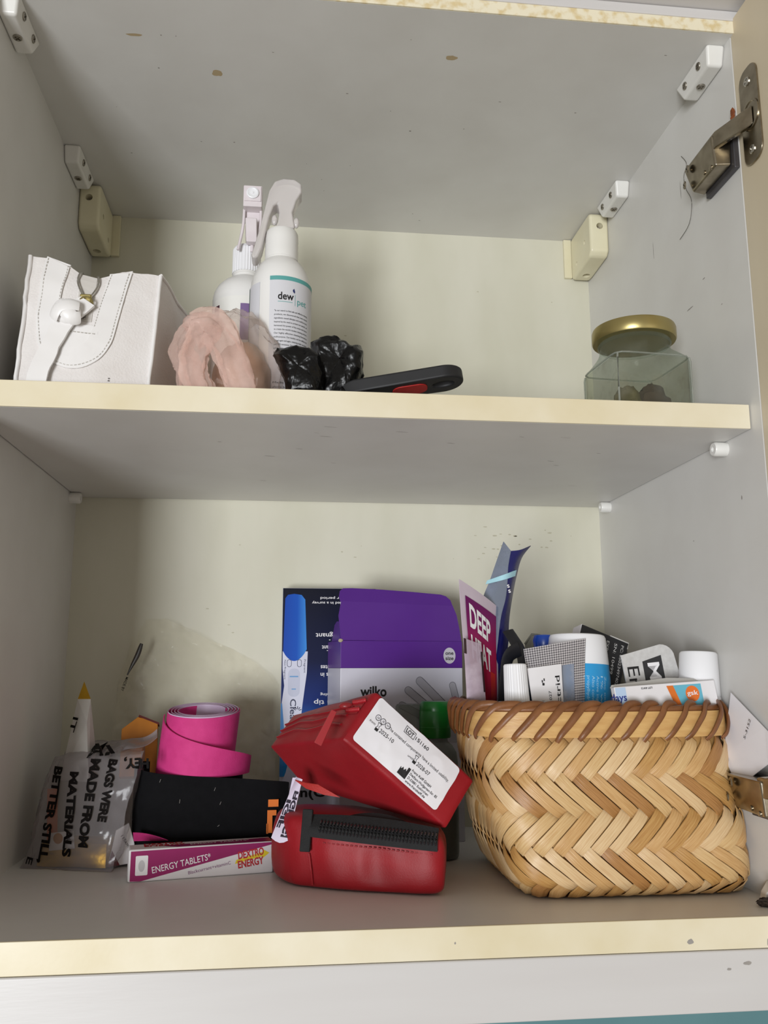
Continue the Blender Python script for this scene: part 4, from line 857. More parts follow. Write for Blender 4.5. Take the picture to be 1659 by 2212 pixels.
def inpoly(pts, F, n, m, nm, parent, sub=12, **k):   # gridded patch that follows a curved face
    xs = [p[0] for p in pts]; ys = [p[1] for p in pts]; x0, x1, y0, y1 = min(xs), max(xs), min(ys), max(ys); r = 2.6
    def f(a, b):
        x, y = x0 + (x1-x0)*a, y0 + (y1-y0)*b
        dx, dy = min(x-x0, x1-x), min(y-y0, y1-y)
        if dx < r and dy < r:
            ex, ey = r-dx, r-dy; L_ = math.hypot(ex, ey)
            if L_ > r: x += (ex - ex*r/L_) * (1 if x-x0 < r else -1); y += (ey - ey*r/L_) * (1 if y-y0 < r else -1)
        return F(x, y, n)
    return obj(nm, G().grid(f, 80, 48), m, parent, recalc=False, smooth=60, **k)
lbl = inpoly(lab, FL, 1.0, M_paper, 'label', up, label='white printed label')
g = G()
items = [('LOT', 34.5, 33.3, 7.2, 3.1, 0, .02), ('151160', 44, 33.2, 12.5, 2.7, 0, .006), ('The contained components have a limited usability.', 22.5, 26, 58.5, 2.2), ('from', 8, 21.5, 5, 1.5), ('2025-10', 18, 20, 13, 2.8), ('until', 45.5, 20.4, 4.4, 1.5), ('2028-07', 54, 19.6, 12.4, 2.8),
         ('Franz Kalff GmbH', 54, 14.2, 18, 1.7, 0, .01), ('Dechant-Wolfgarten-Str. 85', 54, 11.4, 26, 1.7, 0, .01), ('D-53881 Euskirchen', 54, 8.6, 20, 1.7, 0, .01), ('www.franzkalff.de', 54, 5.9, 19, 1.7, 0, .01)]
letters(g, items, FL, 1.4)
def outline(g, x0, y0, x1, y1, t=.35):
    for a in ((x0, y0, x1, y0+t), (x0, y1-t, x1, y1), (x0, y0, x0+t, y1), (x1-t, y0, x1, y1)): flat(g, [(a[0], a[1]), (a[2], a[1]), (a[2], a[3]), (a[0], a[3])], FL, 1.4)
outline(g, 33.4, 32.2, 43, 37.6)
for x0 in (14.3, 50.2):
    y0 = 19.6; flat(g, [(x0, y0-.4), (x0+2.8, y0-.4), (x0+2.8, y0+1.5), (x0, y0+1.5)], FL, 1.4)
    for q in ([(x0, y0+1.5), (x0+.9, y0+3), (x0, y0+5.4)], [(x0+2.8, y0+1.5), (x0+1.9, y0+3), (x0+2.8, y0+5.4)], [(x0, y0+5.4), (x0+2.8, y0+5.4)]):
        for a, b in zip(q, q[1:]): g.tube([FL(*a, 1.25), FL(*b  , 1.4)], .16, 4)
flat(g, [(45.5, 7), (53, 7), (53, 15), (50.8, 15), (50.8, 11.5), (49.6, 13), (48.6, 11.2), (47.4, 13), (46.5, 11), (45.5, 12.4)], FL, 1.4)
obj('lettering', g, M_black, lbl, recalc=False, label='black printed lettering and symbols')
g = G()
for i in range(3):
    o = [FL(12.3 + 4.4*i + 2*math.cos(q), 27.4 + 2*math.sin(q), 1.4) for q in [j*math.pi/10 for j in range(20)]]; g.tube(o, .2, 4, closed=True)
letters(g, [('GB', 11.3, 26.8, 2.1, 1.3), ('IE', 16.1, 26.8, 1.6, 1.3), ('NI', 20.4, 26.8, 1.7, 1.3)], FL, 1.4)
obj('country_mark', g, mat('grey_mark', '55525a', rough=.6), lbl, recalc=False, kind='stuff')
# zip on the left face: x from label edge backwards, y across
Lc = 118.0
FZ = upS.on(lambda x, y: (y/La, 0, x/Lc))
for y0, nm in ((13, 'zip_fold'), (21, 'zip_fold'), (29, 'zip_fold')):
    obj(nm, G().tube([FZ(14 + 100*i/16, y0 + 1.5*math.sin(i*.7), .3) for i in range(17)], 1.5, 8, .6), M_rednyl, up, smooth=60)
zpt = obj('zip_tape', G().grid(lambda a, b: FZ(4 + 30*a, 22 + 13*b, .5), 8, 4), M_redzip, up, recalc=False, smooth=60)
g = G()
for q in (25.5, 33.5):
    for i in range(9): g.ball(FZ(4.5 + 1.7*i, q, 1.2), 1.2, 1.2, 1.6, 8, 6)
obj('zip_teeth', g, mat('red_teeth', 'a8202a', rough=.35), zpt, kind='stuff', smooth=60)
slp = obj('slider', G().ball(FZ(21, 29, 2), 5.5, 3.6, 3, 16, 10), mat('red_enamel', 'a02a30', rough=.3), up, smooth=60)
pa_, pb_ = at(722, 1535, 70), at(690, 1600, 68)
obj('pull_tab', strip([(0, 0), (6, 0), (12, 0), (18, 0), (25, 0)], 5.2, frame(pa_, pb_ - pa_, V((1,.1,.3))), -.8, .8, lambda q: .75 + .35*q), mat('red_enamel', 'a02a30'), slp, bevel=.5, label='red metal pull tab')
# folded hanging tab under the pouch
tbp = [(638, 1684, 100), (660, 1690, 96), (688, 1694, 92), (735, 1722, 90), (700, 1716, 92), (662, 1702, 98)]
obj('hanging_tab', G().add([at(u, v, y) for u, v, y in tbp], [(0,1,5), (1,2,4,5), (2,3,4)]).thick(.8), mat('red_webbing', 'b02a26', 'a1231f', scale=80, rough=.6, bump=.4, bscale=900), up, smooth=30, label='folded red webbing tab')

lp = thing('first_aid_pouch', 'red nylon pouch with a wide black zip, lying on the base board', 'pouch', (265, 115, 0))
foot = [(224, 99), (250, 86), (282, 75), (312, 67.5), (318, 84), (322, 110), (318, 140), (300, 158), (270, 166), (235, 164), (213, 156), (203, 138), (206, 118), (213, 106)]
fs_ = spline([(*p, 0) for p in foot] + [(*foot[0], 0)], 6)[:-1]; ctr_ = V((262, 116, 0))
prof = [(0, .86), (.8, .95), (4, .985), (12, 1.0), (26, 1.0), (34, .985), (40, .95), (43.5, .88), (45, .7), (45.5, .4), (45.5, .05)]
def pz(p, z, k):
    q = ctr_.lerp(p, k); left = max(0, min(1, (275 - q.x)/70)); zz = z * (1 + .14*left*(z/45)) * (1 - .10*max(0, (q.x-265)/55))
    r = V((q.x, q.y, .25 + zz)); w = 3.4*nz(r, .035, 5) + 3.4*ridge(r + V((0, 0, r.x*.6)), .04, 9) + .8*ridge(r, .1, 4)
    out_ = (q - ctr_).normalized(); return r + V((out_.x*w, out_.y*w, 0)) * (1 if 1 < z < 44 else .2) 
rings = [[pz(p, z, k) for p in fs_] for z, k in prof]
obj('pouch_body', loft(rings), M_rednyl, lp, smooth=70, sub=1)
# zip band along the front top edge, following the pouch
def FZ2(x, y, n=0):      # x 0..94 along the front, y up the front/top
    a = max(0, min(1, x/94)); p = V((223, 96.5, 0)).lerp(V((313, 66, 0)), a); bow = -2.5*math.sin(math.pi*a); nrm = V((-.32, -.945, 0))
    z = 42.5 - 6.5*a + y*.78; dp = max(0, y+2)*.72
    return V((p.x, p.y, 0)) - nrm*(dp + bow*.0) + nrm*(2.6 + n*.8 + 1.5*math.sin(math.pi*a)) + V((0, 0, z + n*.6))
zt2 = obj('zip_tape', G().grid(lambda a, b: FZ2(4 + 89*a, -9 + 17*b + 3*math.sin(math.pi*a)*b, .4), 30, 8).thick(.9), M_blkzip, lp, smooth=50, label='wide black zip tape')
obj('zip_flap', G().grid(lambda a, b: FZ2(22 + 64*a, 7 + (9*math.sin(math.pi*min(1, a*1.15))**.7)*b, .2 - 2*b), 24, 5).thick(.7), M_blkzip, lp, smooth=50)
g = G(); h = G()
M_tooth = mat('black_teeth', '1e1e20', '2c2c2f', scale=300, rough=.18, spec=.9)
for i in range(34):
    x = 12 + 80*i/33
    for yy, gg in ((2.0, g), (-2.6, h)):
        gg.tube([FZ2(x, yy - 1.8, .8), FZ2(x - .3, yy - .6, 2.8), FZ2(x, yy + .9, 2.8), FZ2(x + .3, yy + 1.9, .8)], .75, 6)
obj('zip_teeth', g, M_tooth, zt2, kind='stuff', smooth=60); obj('zip_teeth', h, M_tooth, zt2, kind='stuff', smooth=60)
F = frame(FZ2(2, 5, 3), V((.9,-.35,0)), V((.32, .1, 1)))
obj('end_tab', G().fbox(F, -4, 3.5, -23, 5, -1.5, 1.5), M_blkzip, lp, bevel=.8, label='black webbing end tab')
obj('seam', G().tube([V((226 + .3*i, 94.5 - .8*math.sin(i/3), 24 - 2.3*i)) for i in range(10)], .8, 6), M_rednyl, lp, smooth=60)
obj('stitching', dashes([(14, -13), (50, -12), (92, -12)], 3.2, 2, .5, FZ2, .9), M_rednyl, lp, kind='stuff')

# ------------------------------------------------------------------ woven basket
BH = 126.0; NST = 46; NB = 4
def sup(th, hx, hy, e):
    c_, s_ = math.cos(th), math.sin(th); r = 1 / ((abs(c_)/hx)**e + (abs(s_)/hy)**e)**(1/e); return V((r*c_, r*s_, 0))
tab = [0.0]; NT = 720                                # arc-length table so that strips are evenly spaced round the basket
for i in range(NT): tab.append(tab[-1] + (sup(2*math.pi*(i+1)/NT, 86, 68, 4.5) - sup(2*math.pi*i/NT, 86, 68, 4.5)).length)
PER = tab[-1]; PITCH_ = PER / NST
def th_of(U_):
    U_ = U_ % PER; lo_, hi_ = 0, NT
    while hi_ - lo_ > 1:
        m_ = (lo_ + hi_)//2
        if tab[m_] <= U_: lo_ = m_
        else: hi_ = m_
    return 2*math.pi*(lo_ + (U_ - tab[lo_]) / max(1e-9, tab[lo_+1] - tab[lo_]))/NT
def BS(U_, z, off=0):
    """point of the basket wall: U_ mm round, z mm up, off mm outwards"""
    th = th_of(U_); t = max(0, min(1, z/BH)); k = t**.85
    cx_, cy_ = 446.5 + (430.5-446.5)*k, 115 + (112-115)*k; hx, hy = 79.5 + (92.3-79.5)*k, 71 + (63-71)*k
    bul = 3.2*math.sin(math.pi*t); e = 9 + (4.2-9)*min(1, t*1.5)
    zz = z
    if z < 9: f_ = min(1, (9-z)/9); sh_ = 6.5*f_*f_; hx -= sh_*.55; hy -= sh_; zz = 1.4 + 7.6*max(0, 1-f_)**1.0 if z > 0 else 1.4
    if z < 0: hx += z; hy += z
    p = sup(th, hx + bul + off, hy + bul + off, e); lift = 0
    if z < 30: lift = 5*(1 - z/30) * max(0, abs(math.sin(2*th)) - .86)/.14 if z >= 0 else 0
    return V((cx_ + p.x, cy_ + p.y, zz + lift*.6))
bk_ = thing('woven_basket', 'square-based woven bamboo basket with a brown cane-wrapped rim', 'basket', (446, 114, 0))
bam = []
for i, (a_, b_) in enumerate((('d3ac77', 'ba8d56'), ('dabb89', 'c39a64'), ('c59b5f', 'a8783f'), ('b58550', '996a38'), ('e0c498', 'cda87a'))):
    m = mat('bamboo_%d' % i, a_, b_, scale=1.0, rough=.42, stretch=(2.2, 42, 1), detail=3, coords='UV', mid=.5, width=.22, bump=.45, bscale=1.0, bdist=.0005); bam.append(m)
obj('liner', G().grid(lambda a, b: BS(a*PER, 2 + (BH-4)*b, -2.6), 96, 12, True), mat('basket_inside', 'c59b5f', 'a8783f', scale=60, rough=.6), bk_, smooth=60, recalc=False)
obj('base', G().add([BS(PER*i/60, 1, -3) for i in range(60)], [tuple(range(60))[::-1]]).thick(.8), mat('basket_inside', 'c59b5f'), bk_)
def float_strip(a0, a1, b0, b1, along):            # visible stretch of one strip between crossings
    NL, NW = 8, 2; g = G(); uv = []; sh_ = .045; o = []
    u0, v0 = R_.uniform(0, 50), R_.uniform(0, 50)
    for layer in (0, 1):
        for i in range(NL + 1):
            for j in range(NW + 1):
                l = -.10/NB + (1 + .2/NB)*i/NL; w_ = sh_ + (1-2*sh_)*j/NW
                if along == 'b': a, b = a0 + (a1-a0)*w_, b0 + (b1-b0)*l
                else: a, b = a0 + (a1-a0)*l, b0 + (b1-b0)*w_
                U_, z = (a+b)/2*PITCH_, (b-a)/2*PITCH_ - 14
                ends = min(i, NL-i)/(NL/2); off = (-1.0 + 2.4*min(1, ends*2.4)**.8 + .25*ends + .25*math.sin(math.pi*j/NW)) - .7*layer
                o.append(BS(U_, min(z, BH-2), off)); uv.append((l*NB*.25 + u0, w_*.25 + v0))
    m_ = NW + 1; n_ = (NL+1)*m_; f = []
    for i in range(NL):
        for j in range(NW): q = (i*m_ + j, (i+1)*m_ + j, (i+1)*m_ + j + 1, i*m_ + j + 1); f += [q]
        f += [(i*m_, (i+1)*m_, n_ + (i+1)*m_, n_ + i*m_), ((i+1)*m_ + NW, i*m_ + NW, n_ + i*m_ + NW, n_ + (i+1)*m_ + NW)]
    for i in (0, NL): f += [(i*m_ + j, i*m_ + j + 1, n_ + i*m_ + j + 1, n_ + i*m_ + j) for j in range(NW)]
    g.add(o, f); return g, uv
for k in range(0, 5):
    for i in range(NST):
        if k % 2 == 0: a0, a1, b0, b1, al = i, i+1, i + NB*k - (1 if k == 0 else 0), i + NB*(k+1), 'b'
        else: a0, a1, b0, b1, al = i - NB*k - NB + 1, i - NB*k + 1, i, i+1, 'a'
        if ((b0 - a1)/2*PITCH_ - 14) > BH - 8: continue
        g, uv = float_strip(a0, a1, b0, b1, al)
        obj('bamboo_strip', g, R_.choices(bam, (4, 4, 3, 1.3, 2.4))[0], bk_, smooth=50, uv=uv)
ring = lambda z0, z1, o0, o1: loft([[BS(PER*i/110, z, o_) for i in range(110)] for z, o_ in ((z0, o0), (z0, o1), (z1, o1), (z1, o0), (z0, o0))], False)
rb_ = obj('rim_band', ring(104, 121, .6, 3.0), mat('rim_bamboo', 'd9b172', 'c4955a', scale=50, rough=.45, stretch=(1, 1, 6), bump=.3, bscale=200), bk_, smooth=40, label='flat bamboo rim band')
obj('rim_band', ring(104, 121, -3.4, -1.4), mat('rim_bamboo', 'd9b172'), bk_, smooth=40)
M_cane = mat('brown_cane', '8f5d36', '6d4326', scale=70, rough=.42, detail=5, bump=.3, bscale=300)
obj('rim_core', G().tube([BS(PER*i/110, 122.5, 0) for i in range(110)], 2.6, 8, closed=True), M_cane, bk_, smooth=60)
NW_ = 37
for i in range(NW_):
    U0 = PER*i/NW_ + R_.uniform(-1, 1); st_ = PER/NW_
    pth = [(U0 - 1.05*st_, 102 + R_.uniform(-1.5, 1), 2.6), (U0 - .8*st_, 106, 4.6), (U0 - .35*st_, 113, 4.9), (U0 + .05*st_, 119.5, 4.9), (U0 + .4*st_, 124.6, 3.2), (U0 + .85*st_, 126.2, .6), (U0 + 1.3*st_, 125.4, -1.6), (U0 + 1.55*st_, 121, -3.6)]
    P_ = spline([BS(a, z, o_) for a, z, o_ in pth], 4); c3 = V((430, 112, 108))
    upv = [((p - c3).normalized()) for p in P_]
    obj('cane_wrap', G().tube(P_, 2.1, 8, .55, upv, rf=lambda q: .75 + .5*math.sin(math.pi*q)), M_cane, bk_, smooth=60)

# ------------------------------------------------------------------ basket contents
def sheet_obj(nm, rows, m, parent, t=.4, nu=10, nv=10, **k):   # rows: list of polylines (u,v,y), lofted
    rr = [spline([at(*p) for p in r], 6) for r in rows]; L_ = len(rr[0]) - 1
    R2 = [spline([r[i] for r in rr], 6) for i in range(L_ + 1)]; M_ = len(R2[0]) - 1
    g = G().add([p for r in R2 for p in r], [(i*(M_+1) + j, (i+1)*(M_+1) + j, (i+1)*(M_+1) + j + 1, i*(M_+1) + j + 1) for i in range(L_) for j in range(M_)])
    return obj(nm, g.thick(t), m, parent, smooth=60, **k)
def bil(c00, c10, c11, c01, bow=0):                  # bilinear patch frame: x,y in 0..1
    c = [V(p) for p in (c00, c10, c11, c01)]; N = (c[1]-c[0]).cross(c[3]-c[0]).normalized()
    if N.y > 0: N = -N
    return lambda x, y, n=0: (c[0]*(1-x) + c[1]*x)*(1-y) + (c[3]*(1-x) + c[2]*x)*y + N*(n + bow*4*x*(1-x)*.5 + bow*.4*math.sin(5*y))
def patch(F, x0, x1, y0, y1, n, nu=8, nv=10): return G().grid(lambda a, b: F(x0 + (x1-x0)*a, y0 + (y1-y0)*b, n), nu, nv)

dh = thing('heat_patch_sachet', 'purple and red heat patch sachet standing at the end of the basket', 'sachet', (352, 90, 20))
Fdh = bil(at(1016, 1640, 106), at(1070, 1650, 124), at(1079, 1312, 124), at(995, 1251, 96), 3)
obj('sachet_film', patch(Fdh, 0, 1, 0, 1, 0).thick(.8), mat('pale_sachet', 'cdbfcb', 'c2b2c0', scale=40, rough=.3), dh, smooth=60)
pf = obj('printed_panel', patch(Fdh, .1, .92, .0, .925, .6), gradmat('purple_to_red', [(0, 'c0232a'), (.5, 'a81f4a'), (.8, '7a1a5e'), (1, '64145a')], 'Z', 90, 185), dh, recalc=False, smooth=60, label='print running from purple to red')
g = letters(G(), [('DEEP', 0, 0, .56, .13, 0, .03)], lambda x, y, n: Fdh(.17 + x, .76 - .06*x + y, n), 1.0); letters(g, [('HEAT', 0, 0, .56, .13, 0, .03)], lambda x, y, n: Fdh(.17 + x, .58 - .06*x + y, n), 1.0)
obj('lettering', g, M_wht, pf, recalc=False, label='white capital lettering')
obj('flame_print', patch(Fdh, .70, .86, .2, .55, .8, 3, 6), mat('orange_flame', 'd8402a', 'c22a22', scale=40, rough=.3), pf, recalc=False)
fs2 = thing('clear_sachet', 'clear sachet with dark edge stripes in front of the heat patch', 'sachet', (348, 66, 60))
Fcs = bil(at(1012, 1600, 98), at(1056, 1600, 96), at(1040, 1392, 98), at(1002, 1378, 92), 2)
obj('film', patch(Fcs, 0, 1, 0, 1, 0).thick(.5), clear('lilac_film', 'efe6ee', 'd5c6d2', .38, rough=.15, namt=.3, nscale=60, bump=.5, bscale=80, lo=.45, hi=.7), fs2, smooth=60)
g = patch(Fcs, -.02, .12, .85, 1.0, .7, 2, 2); h = patch(Fcs, .92, 1.02, .5, .92, .7, 2, 4); g.add(h.v, h.f)
obj('dark_stripe', g, mat('maroon_black', '2a1216', rough=.4), fs2, recalc=False)

nv = thing('resealable_pouch', 'tall curved clear and navy resealable pouch with a light blue seal stripe', 'pouch', (372, 135, 10))
Ln = [(1088, 1170), (1072, 1215), (1058, 1255), (1044, 1290), (1036, 1330), (1032, 1400), (1030, 1480), (1034, 1600)]
Mn = [(1104, 1190), (1098, 1225), (1096, 1262), (1092, 1295), (1082, 1335), (1074, 1400), (1064, 1480), (1062, 1600)]
Rn = [(1147, 1179), (1127, 1206), (1116, 1245), (1107, 1290), (1100, 1340), (1097, 1400), (1084, 1470), (1080, 1600)]
rowsL = [[(l[0], l[1], 128), ((l[0]+m_[0])/2, (l[1]+m_[1])/2, 124), (m_[0], m_[1], 122)] for l, m_ in zip(Ln, Mn)]
rowsR = [[(m_[0], m_[1], 122), ((m_[0]+r_[0])/2, (m_[1]+r_[1])/2 + 3, 126), (r_[0], r_[1], 136)] for m_, r_ in zip(Mn, Rn)]
sheet_obj('clear_panel', rowsL, clear('grey_blue_film', 'cdd2dc', '8f98ad', .36, rough=.1, namt=.35, nscale=40, bump=.6, bscale=50, lo=.45, hi=.7), nv)
sheet_obj('navy_panel', rowsR, mat('navy_film', '1c1d6c', '141450', scale=30, rough=.2, bump=.3, bscale=60), nv, label='deep navy panel')
rows = [[(1052, 1254, 126.5), (1092, 1240, 120.5), (1114, 1232, 127), (1116, 1232, 130)], [(1049, 1262, 126.5), (1090, 1252, 120.5), (1111, 1245, 127), (1113, 1245, 130)]]
sheet_obj('seal_stripe', rows, mat('ice_blue', 'a9d6e3', rough=.35), nv, t=.5, label='light blue seal stripe')
obj('lettering', letters(G(), [('S', 0, 0, 2, 2.4, 0, .03), ('S', 0, -4, 2, 2.4, 0, .03)], frame(at(1096, 1270, 119), (.9, .1, .2), (-.2, 0, 1)), .3), M_wht, nv, recalc=False)

bs_ = thing('black_strap', 'folded black strap between the navy pouch and foil sachet', 'strap', (386, 118, 60))
for i, pp in enumerate(([(1097, 1362, 122), (1112, 1385, 118), (1126, 1412, 116), (1132, 1450, 112), (1136, 1500, 108), (1140, 1600, 104)], [(1122, 1402, 112), (1104, 1412, 110), (1095, 1430, 110), (1092, 1470, 108), (1088, 1520, 104), (1090, 1600, 104)])):
    obj('strap_fold', G().tube(spline([at(*p) for p in pp], 6), 5.5, 10, .16, V((.45, -.9, 0))), mat('black_nylon', '15151a', '1e1e24', scale=60, rough=.45), bs_, smooth=50)

rt = thing('ointment_tube', 'small white tube with a ribbed white cap next to the heat patch', 'tube', (374, 82, 30))
a_, b_ = at(1118, 1530, 80), at(1112, 1435, 82); ax = (b_ - a_).normalized(); xx = ax.cross(V((0,1,0))).normalized(); yy = ax.cross(xx)
nn = 60; o = []; hgt = (b_ - a_).length
for i in range(nn):
    q = 2*math.pi*i/nn; r = 9.2 if i % 2 else 8.9
    for rr_, z in ((r, 0), (r*.9, hgt*.97), (r*.84, hgt), (.1, hgt)): o.append(a_ + xx*(rr_*math.cos(q)) + yy*(rr_*math.sin(q)) + ax*z)
obj('ribbed_cap', G().add(o, [(i*4 + j, ((i+1) % nn)*4 + j, ((i+1) % nn)*4 + j + 1, i*4 + j + 1) for i in range(nn) for j in range(3)]), mat('white_cap', 'efeff2'), rt, label='ribbed white screw cap')
tb2 = obj('tube_body', G().lathe([(4, -80), (8.8, -60), (9.6, -20), (9.6, 1), (9, 2)], a_ + V((-5, 1, 3)), 30, xx, yy, ax), M_card, rt, smooth=50)
Ftb = lambda x, y, n=0: a_ + V((-5, 1, 3)) + (xx*math.cos(x/9.7 + math.pi*.25) + yy*math.sin(x/9.7 + math.pi*.25))*(9.7 + n)*1.0 + ax*y
yb = a_ + V((-12, -8.6, 0)); Fq = frame(yb, (1,.05,0), (0,0,1))
obj('lettering', letters(G(), [('SOS', 0, -6, 7, 2.4, 70), ('115', 5, -3, 5, 2, 75)], Fq, .4), M_black, tb2, recalc=False)

fo = thing('foil_sachet', 'silver-edged clear sachet with a small white packet inside', 'sachet', (405, 88, 20))
Ffo = bil(at(1168, 1640, 84), at(1258, 1640, 88), at(1265, 1379, 92), at(1131, 1402, 88), 2)
M_foil = mat('crosshatch_foil', 'b8b6bb', '77747c', scale=1.0, rough=.3, metal=.55, coords='UV', detail=0, mid=.5, width=.04)
nt = M_foil.node_tree; chk = nd(nt, 'ShaderNodeTexChecker'); chk.inputs['Scale'].default_value = 75; chk.inputs['Color1'].default_value = rgb('d6d4da'); chk.inputs['Color2'].default_value = rgb('6f6c74')
mp = [n for n in nt.nodes if n.type == 'MAPPING'][0]; mp.inputs['Rotation'].default_value = (0, 0, math.radians(45)); nt.links.new(mp.outputs[0], chk.inputs['Vector']); nt.links.new(chk.outputs[0], nt.nodes['Principled BSDF'].inputs['Base Color'])
def uvpatch(nm, F, x0, x1, y0, y1, n, m, par, **k):
    g = patch(F, x0, x1, y0, y1, n); uv = [((x0 + (x1-x0)*i/8)*.5, (y0 + (y1-y0)*j/10)*.9) for i in range(9) for j in range(11)]
    return obj(nm, g, m, par, recalc=False, smooth=60, uv=uv, **k)
ff = obj('clear_window', patch(Ffo, .02, .98, 0, .98, 0).thick(.3), clear('window_film', 'eef0f4', 'c2c4cc', .3, rough=.08, namt=.4, nscale=50, bump=.7, bscale=60, lo=.45, hi=.7), fo, smooth=60)
uvpatch('foil_edge', Ffo, 0, .86, .80, 1, .5, M_foil, fo, label='crosshatched silver seal'); uvpatch('foil_edge', Ffo, .80, 1, 0, 1.0, .7, M_foil, fo)
Fip = bil(at(1160, 1600, 82), at(1218, 1600, 84), at(1211, 1434, 86), at(1138, 1444, 84), 1.5)
ip = obj('inner_packet', patch(Fip, 0, 1, 0, 1, .6).thick(1.2), M_card, fo, smooth=60, label='white printed packet')
g = letters(G(), [('Badectrid', 0, 0, .75, .16, 0, .01)], lambda x, y, n: Fip(.92 - y*.9, .10 + x, n), 2.0)
letters(g, [('26 08/2027', 0, 0, .38, .09)], lambda x, y, n: Fip(.62 - y*.9, .28 + x, n), 2.0); letters(g, [('EXP:', 0, 0, .18, .09)], lambda x, y, n: Fip(.36 - y*.9, .36 + x, n), 2.0)
for q in ((.36, .78), (.40, .74), (.42, .80), (.37, .74)): flat(g, [(q[0], q[1]), (q[0]+.035, q[1]), (q[0]+.035, q[1]+.035), (q[0], q[1]+.035)], Fip, 2.0)
obj('lettering', g, M_black, ip, recalc=False)

bt2 = thing('lotion_tube', 'wide tube with a white cap above a bright blue printed body', 'tube', (431, 118, 20))
c1_, c0_ = at(1246, 1372, 116), at(1252, 1640, 112); ax = (c1_ - c0_).normalized(); xx = V((1,0,0)); xx = (xx - ax*xx.dot(ax)).normalized(); yy = ax.cross(xx); H_ = (c1_ - c0_).length
zc = (at(1250, 1436, 114) - c0_).length
obj('cap', G().lathe([(23.4, zc-.2), (23.6, zc+.6), (21.6, H_-2.5), (20.6, H_-.6), (19, H_), (.1, H_)], c0_, 48, xx, yy, ax), mat('white_cap', 'efeff2'), bt2, smooth=40, label='smooth white cap')
bb = obj('tube_body', G().lathe([(20, 0), (24.6, zc*.5), (24.4, zc*.85), (23.5, zc)], c0_, 48, xx, yy, ax), mat('bright_blue', '2f9fdc', '2893d2', scale=20, rough=.3), bt2, smooth=50, label='bright blue printed body')
Fbb = lambda x, y, n=0: c0_ + (xx*math.cos(-math.pi/2 + x/24.5) + yy*math.sin(-math.pi/2 + x/24.5))*(24.6 + n) + ax*y
g = G()
for i, s_ in enumerate(('MA Holder: T', 'benzyl benzoate', 'propylhydroxyben', 'Also contains C', 'Active ingredien', '1% w/w', 'Zinc oxide, L')): letters(g, [(s_, -8.5 + 3.7*i, zc-9, 30, 2.3, -92)], Fbb, .3)
obj('lettering', g, mat('pale_blue_print', 'a9dbf3', rough=.4), bb, recalc=False)
obj('blue_stopper', G().lathe([(8, 0), (9, 6), (7.6, 10), (.1, 11)], at(1176, 1400, 128), 24), mat('cobalt_plastic', '153f9a', rough=.3), smooth=40, label='cobalt blue cap half hidden behind the foil sachet', cat='cap')

bb2 = thing('medicine_box', 'black medicine box with white printed codes, tilted behind the blue tube', 'box', (452, 150, 30))
T_, Rr = at(1258, 1348, 138), at(1358, 1390, 142); Xb = (Rr - T_); Fm = frame(T_, Xb, V((.4, .25, 1)))
wdt = Xb.length
obj('box_body', G().fbox(Fm, 0, wdt, -95, 0, -16, 0), mat('black_card', '17171a', '1e1e21', scale=40, rough=.4), bb2, bevel=.7)
obj('white_end', G().fbox(Fm, -.3, 3.2, -93, .2, -15, -.6), M_card, bb2, bevel=.3); obj('worn_edge', G().tube([Fm(wdt*.6, .1, -.2), Fm(wdt, .1, -.2), Fm(wdt, -5, -.2)], .5, 6), mat('worn_white', 'cfccc8', rough=.8), bb2)
g = letters(G(), [('PC: 05023497402', wdt-6, -4, 34, 2.4, -88), ('SN: 10499', wdt-12, -4.5, 26, 2.4, -88), ('EXP:', wdt-19, -5, 9, 2.4, -88)], Fm, .2)
obj('lettering', g, mat('grey_white_print', 'c9c7c5', rough=.5), bb2, recalc=False)

mc = thing('blister_card', 'rounded silver-white card with a black square letter M', 'card', (485, 92, 40))
Fm2 = frame(at(1362, 1478, 92), at(1472, 1470, 96) - at(1362, 1478, 92), at(1352, 1410, 94) - at(1362, 1478, 92))
cdw = (at(1470, 1470, 96) - at(1362, 1478, 92)).length
pl = [(0, -50), (cdw, -50), (cdw + .2, 2)] + [(cdw - 2 - 11 + 11*math.cos(a), 18 + 10*math.sin(a)) for a in [math.pi/2*i/6 for i in range(7)]] + [(-4.6, 21.5), (-4, 10)]
cdp = obj('card', G().prism(pl, Fm2, -.5, .5), mat('silver_card', 'd2d1d0', 'c2c0bf', scale=300, rough=.4, bump=.3, bscale=1400), mc)
sq_ = obj('square_mark', flat(G(), [(12.6, -5), (29, -5), (28, 20), (12, 16)], Fm2, .6), mat('charcoal_print', '2b2b2e', rough=.5), cdp, recalc=False)
obj('lettering', letters(G(), [('M', 16, 14.6, 13, 9.5, -88, .015), ('i', 16, -.5, None, 9, -88, .02)], Fm2, .8), M_wht, sq_, recalc=False)
obj('lettering', letters(G(), [('Eno', -1, 12.5, 26, 9.6, -88, .0)], Fm2, .7), M_black, cdp, recalc=False)

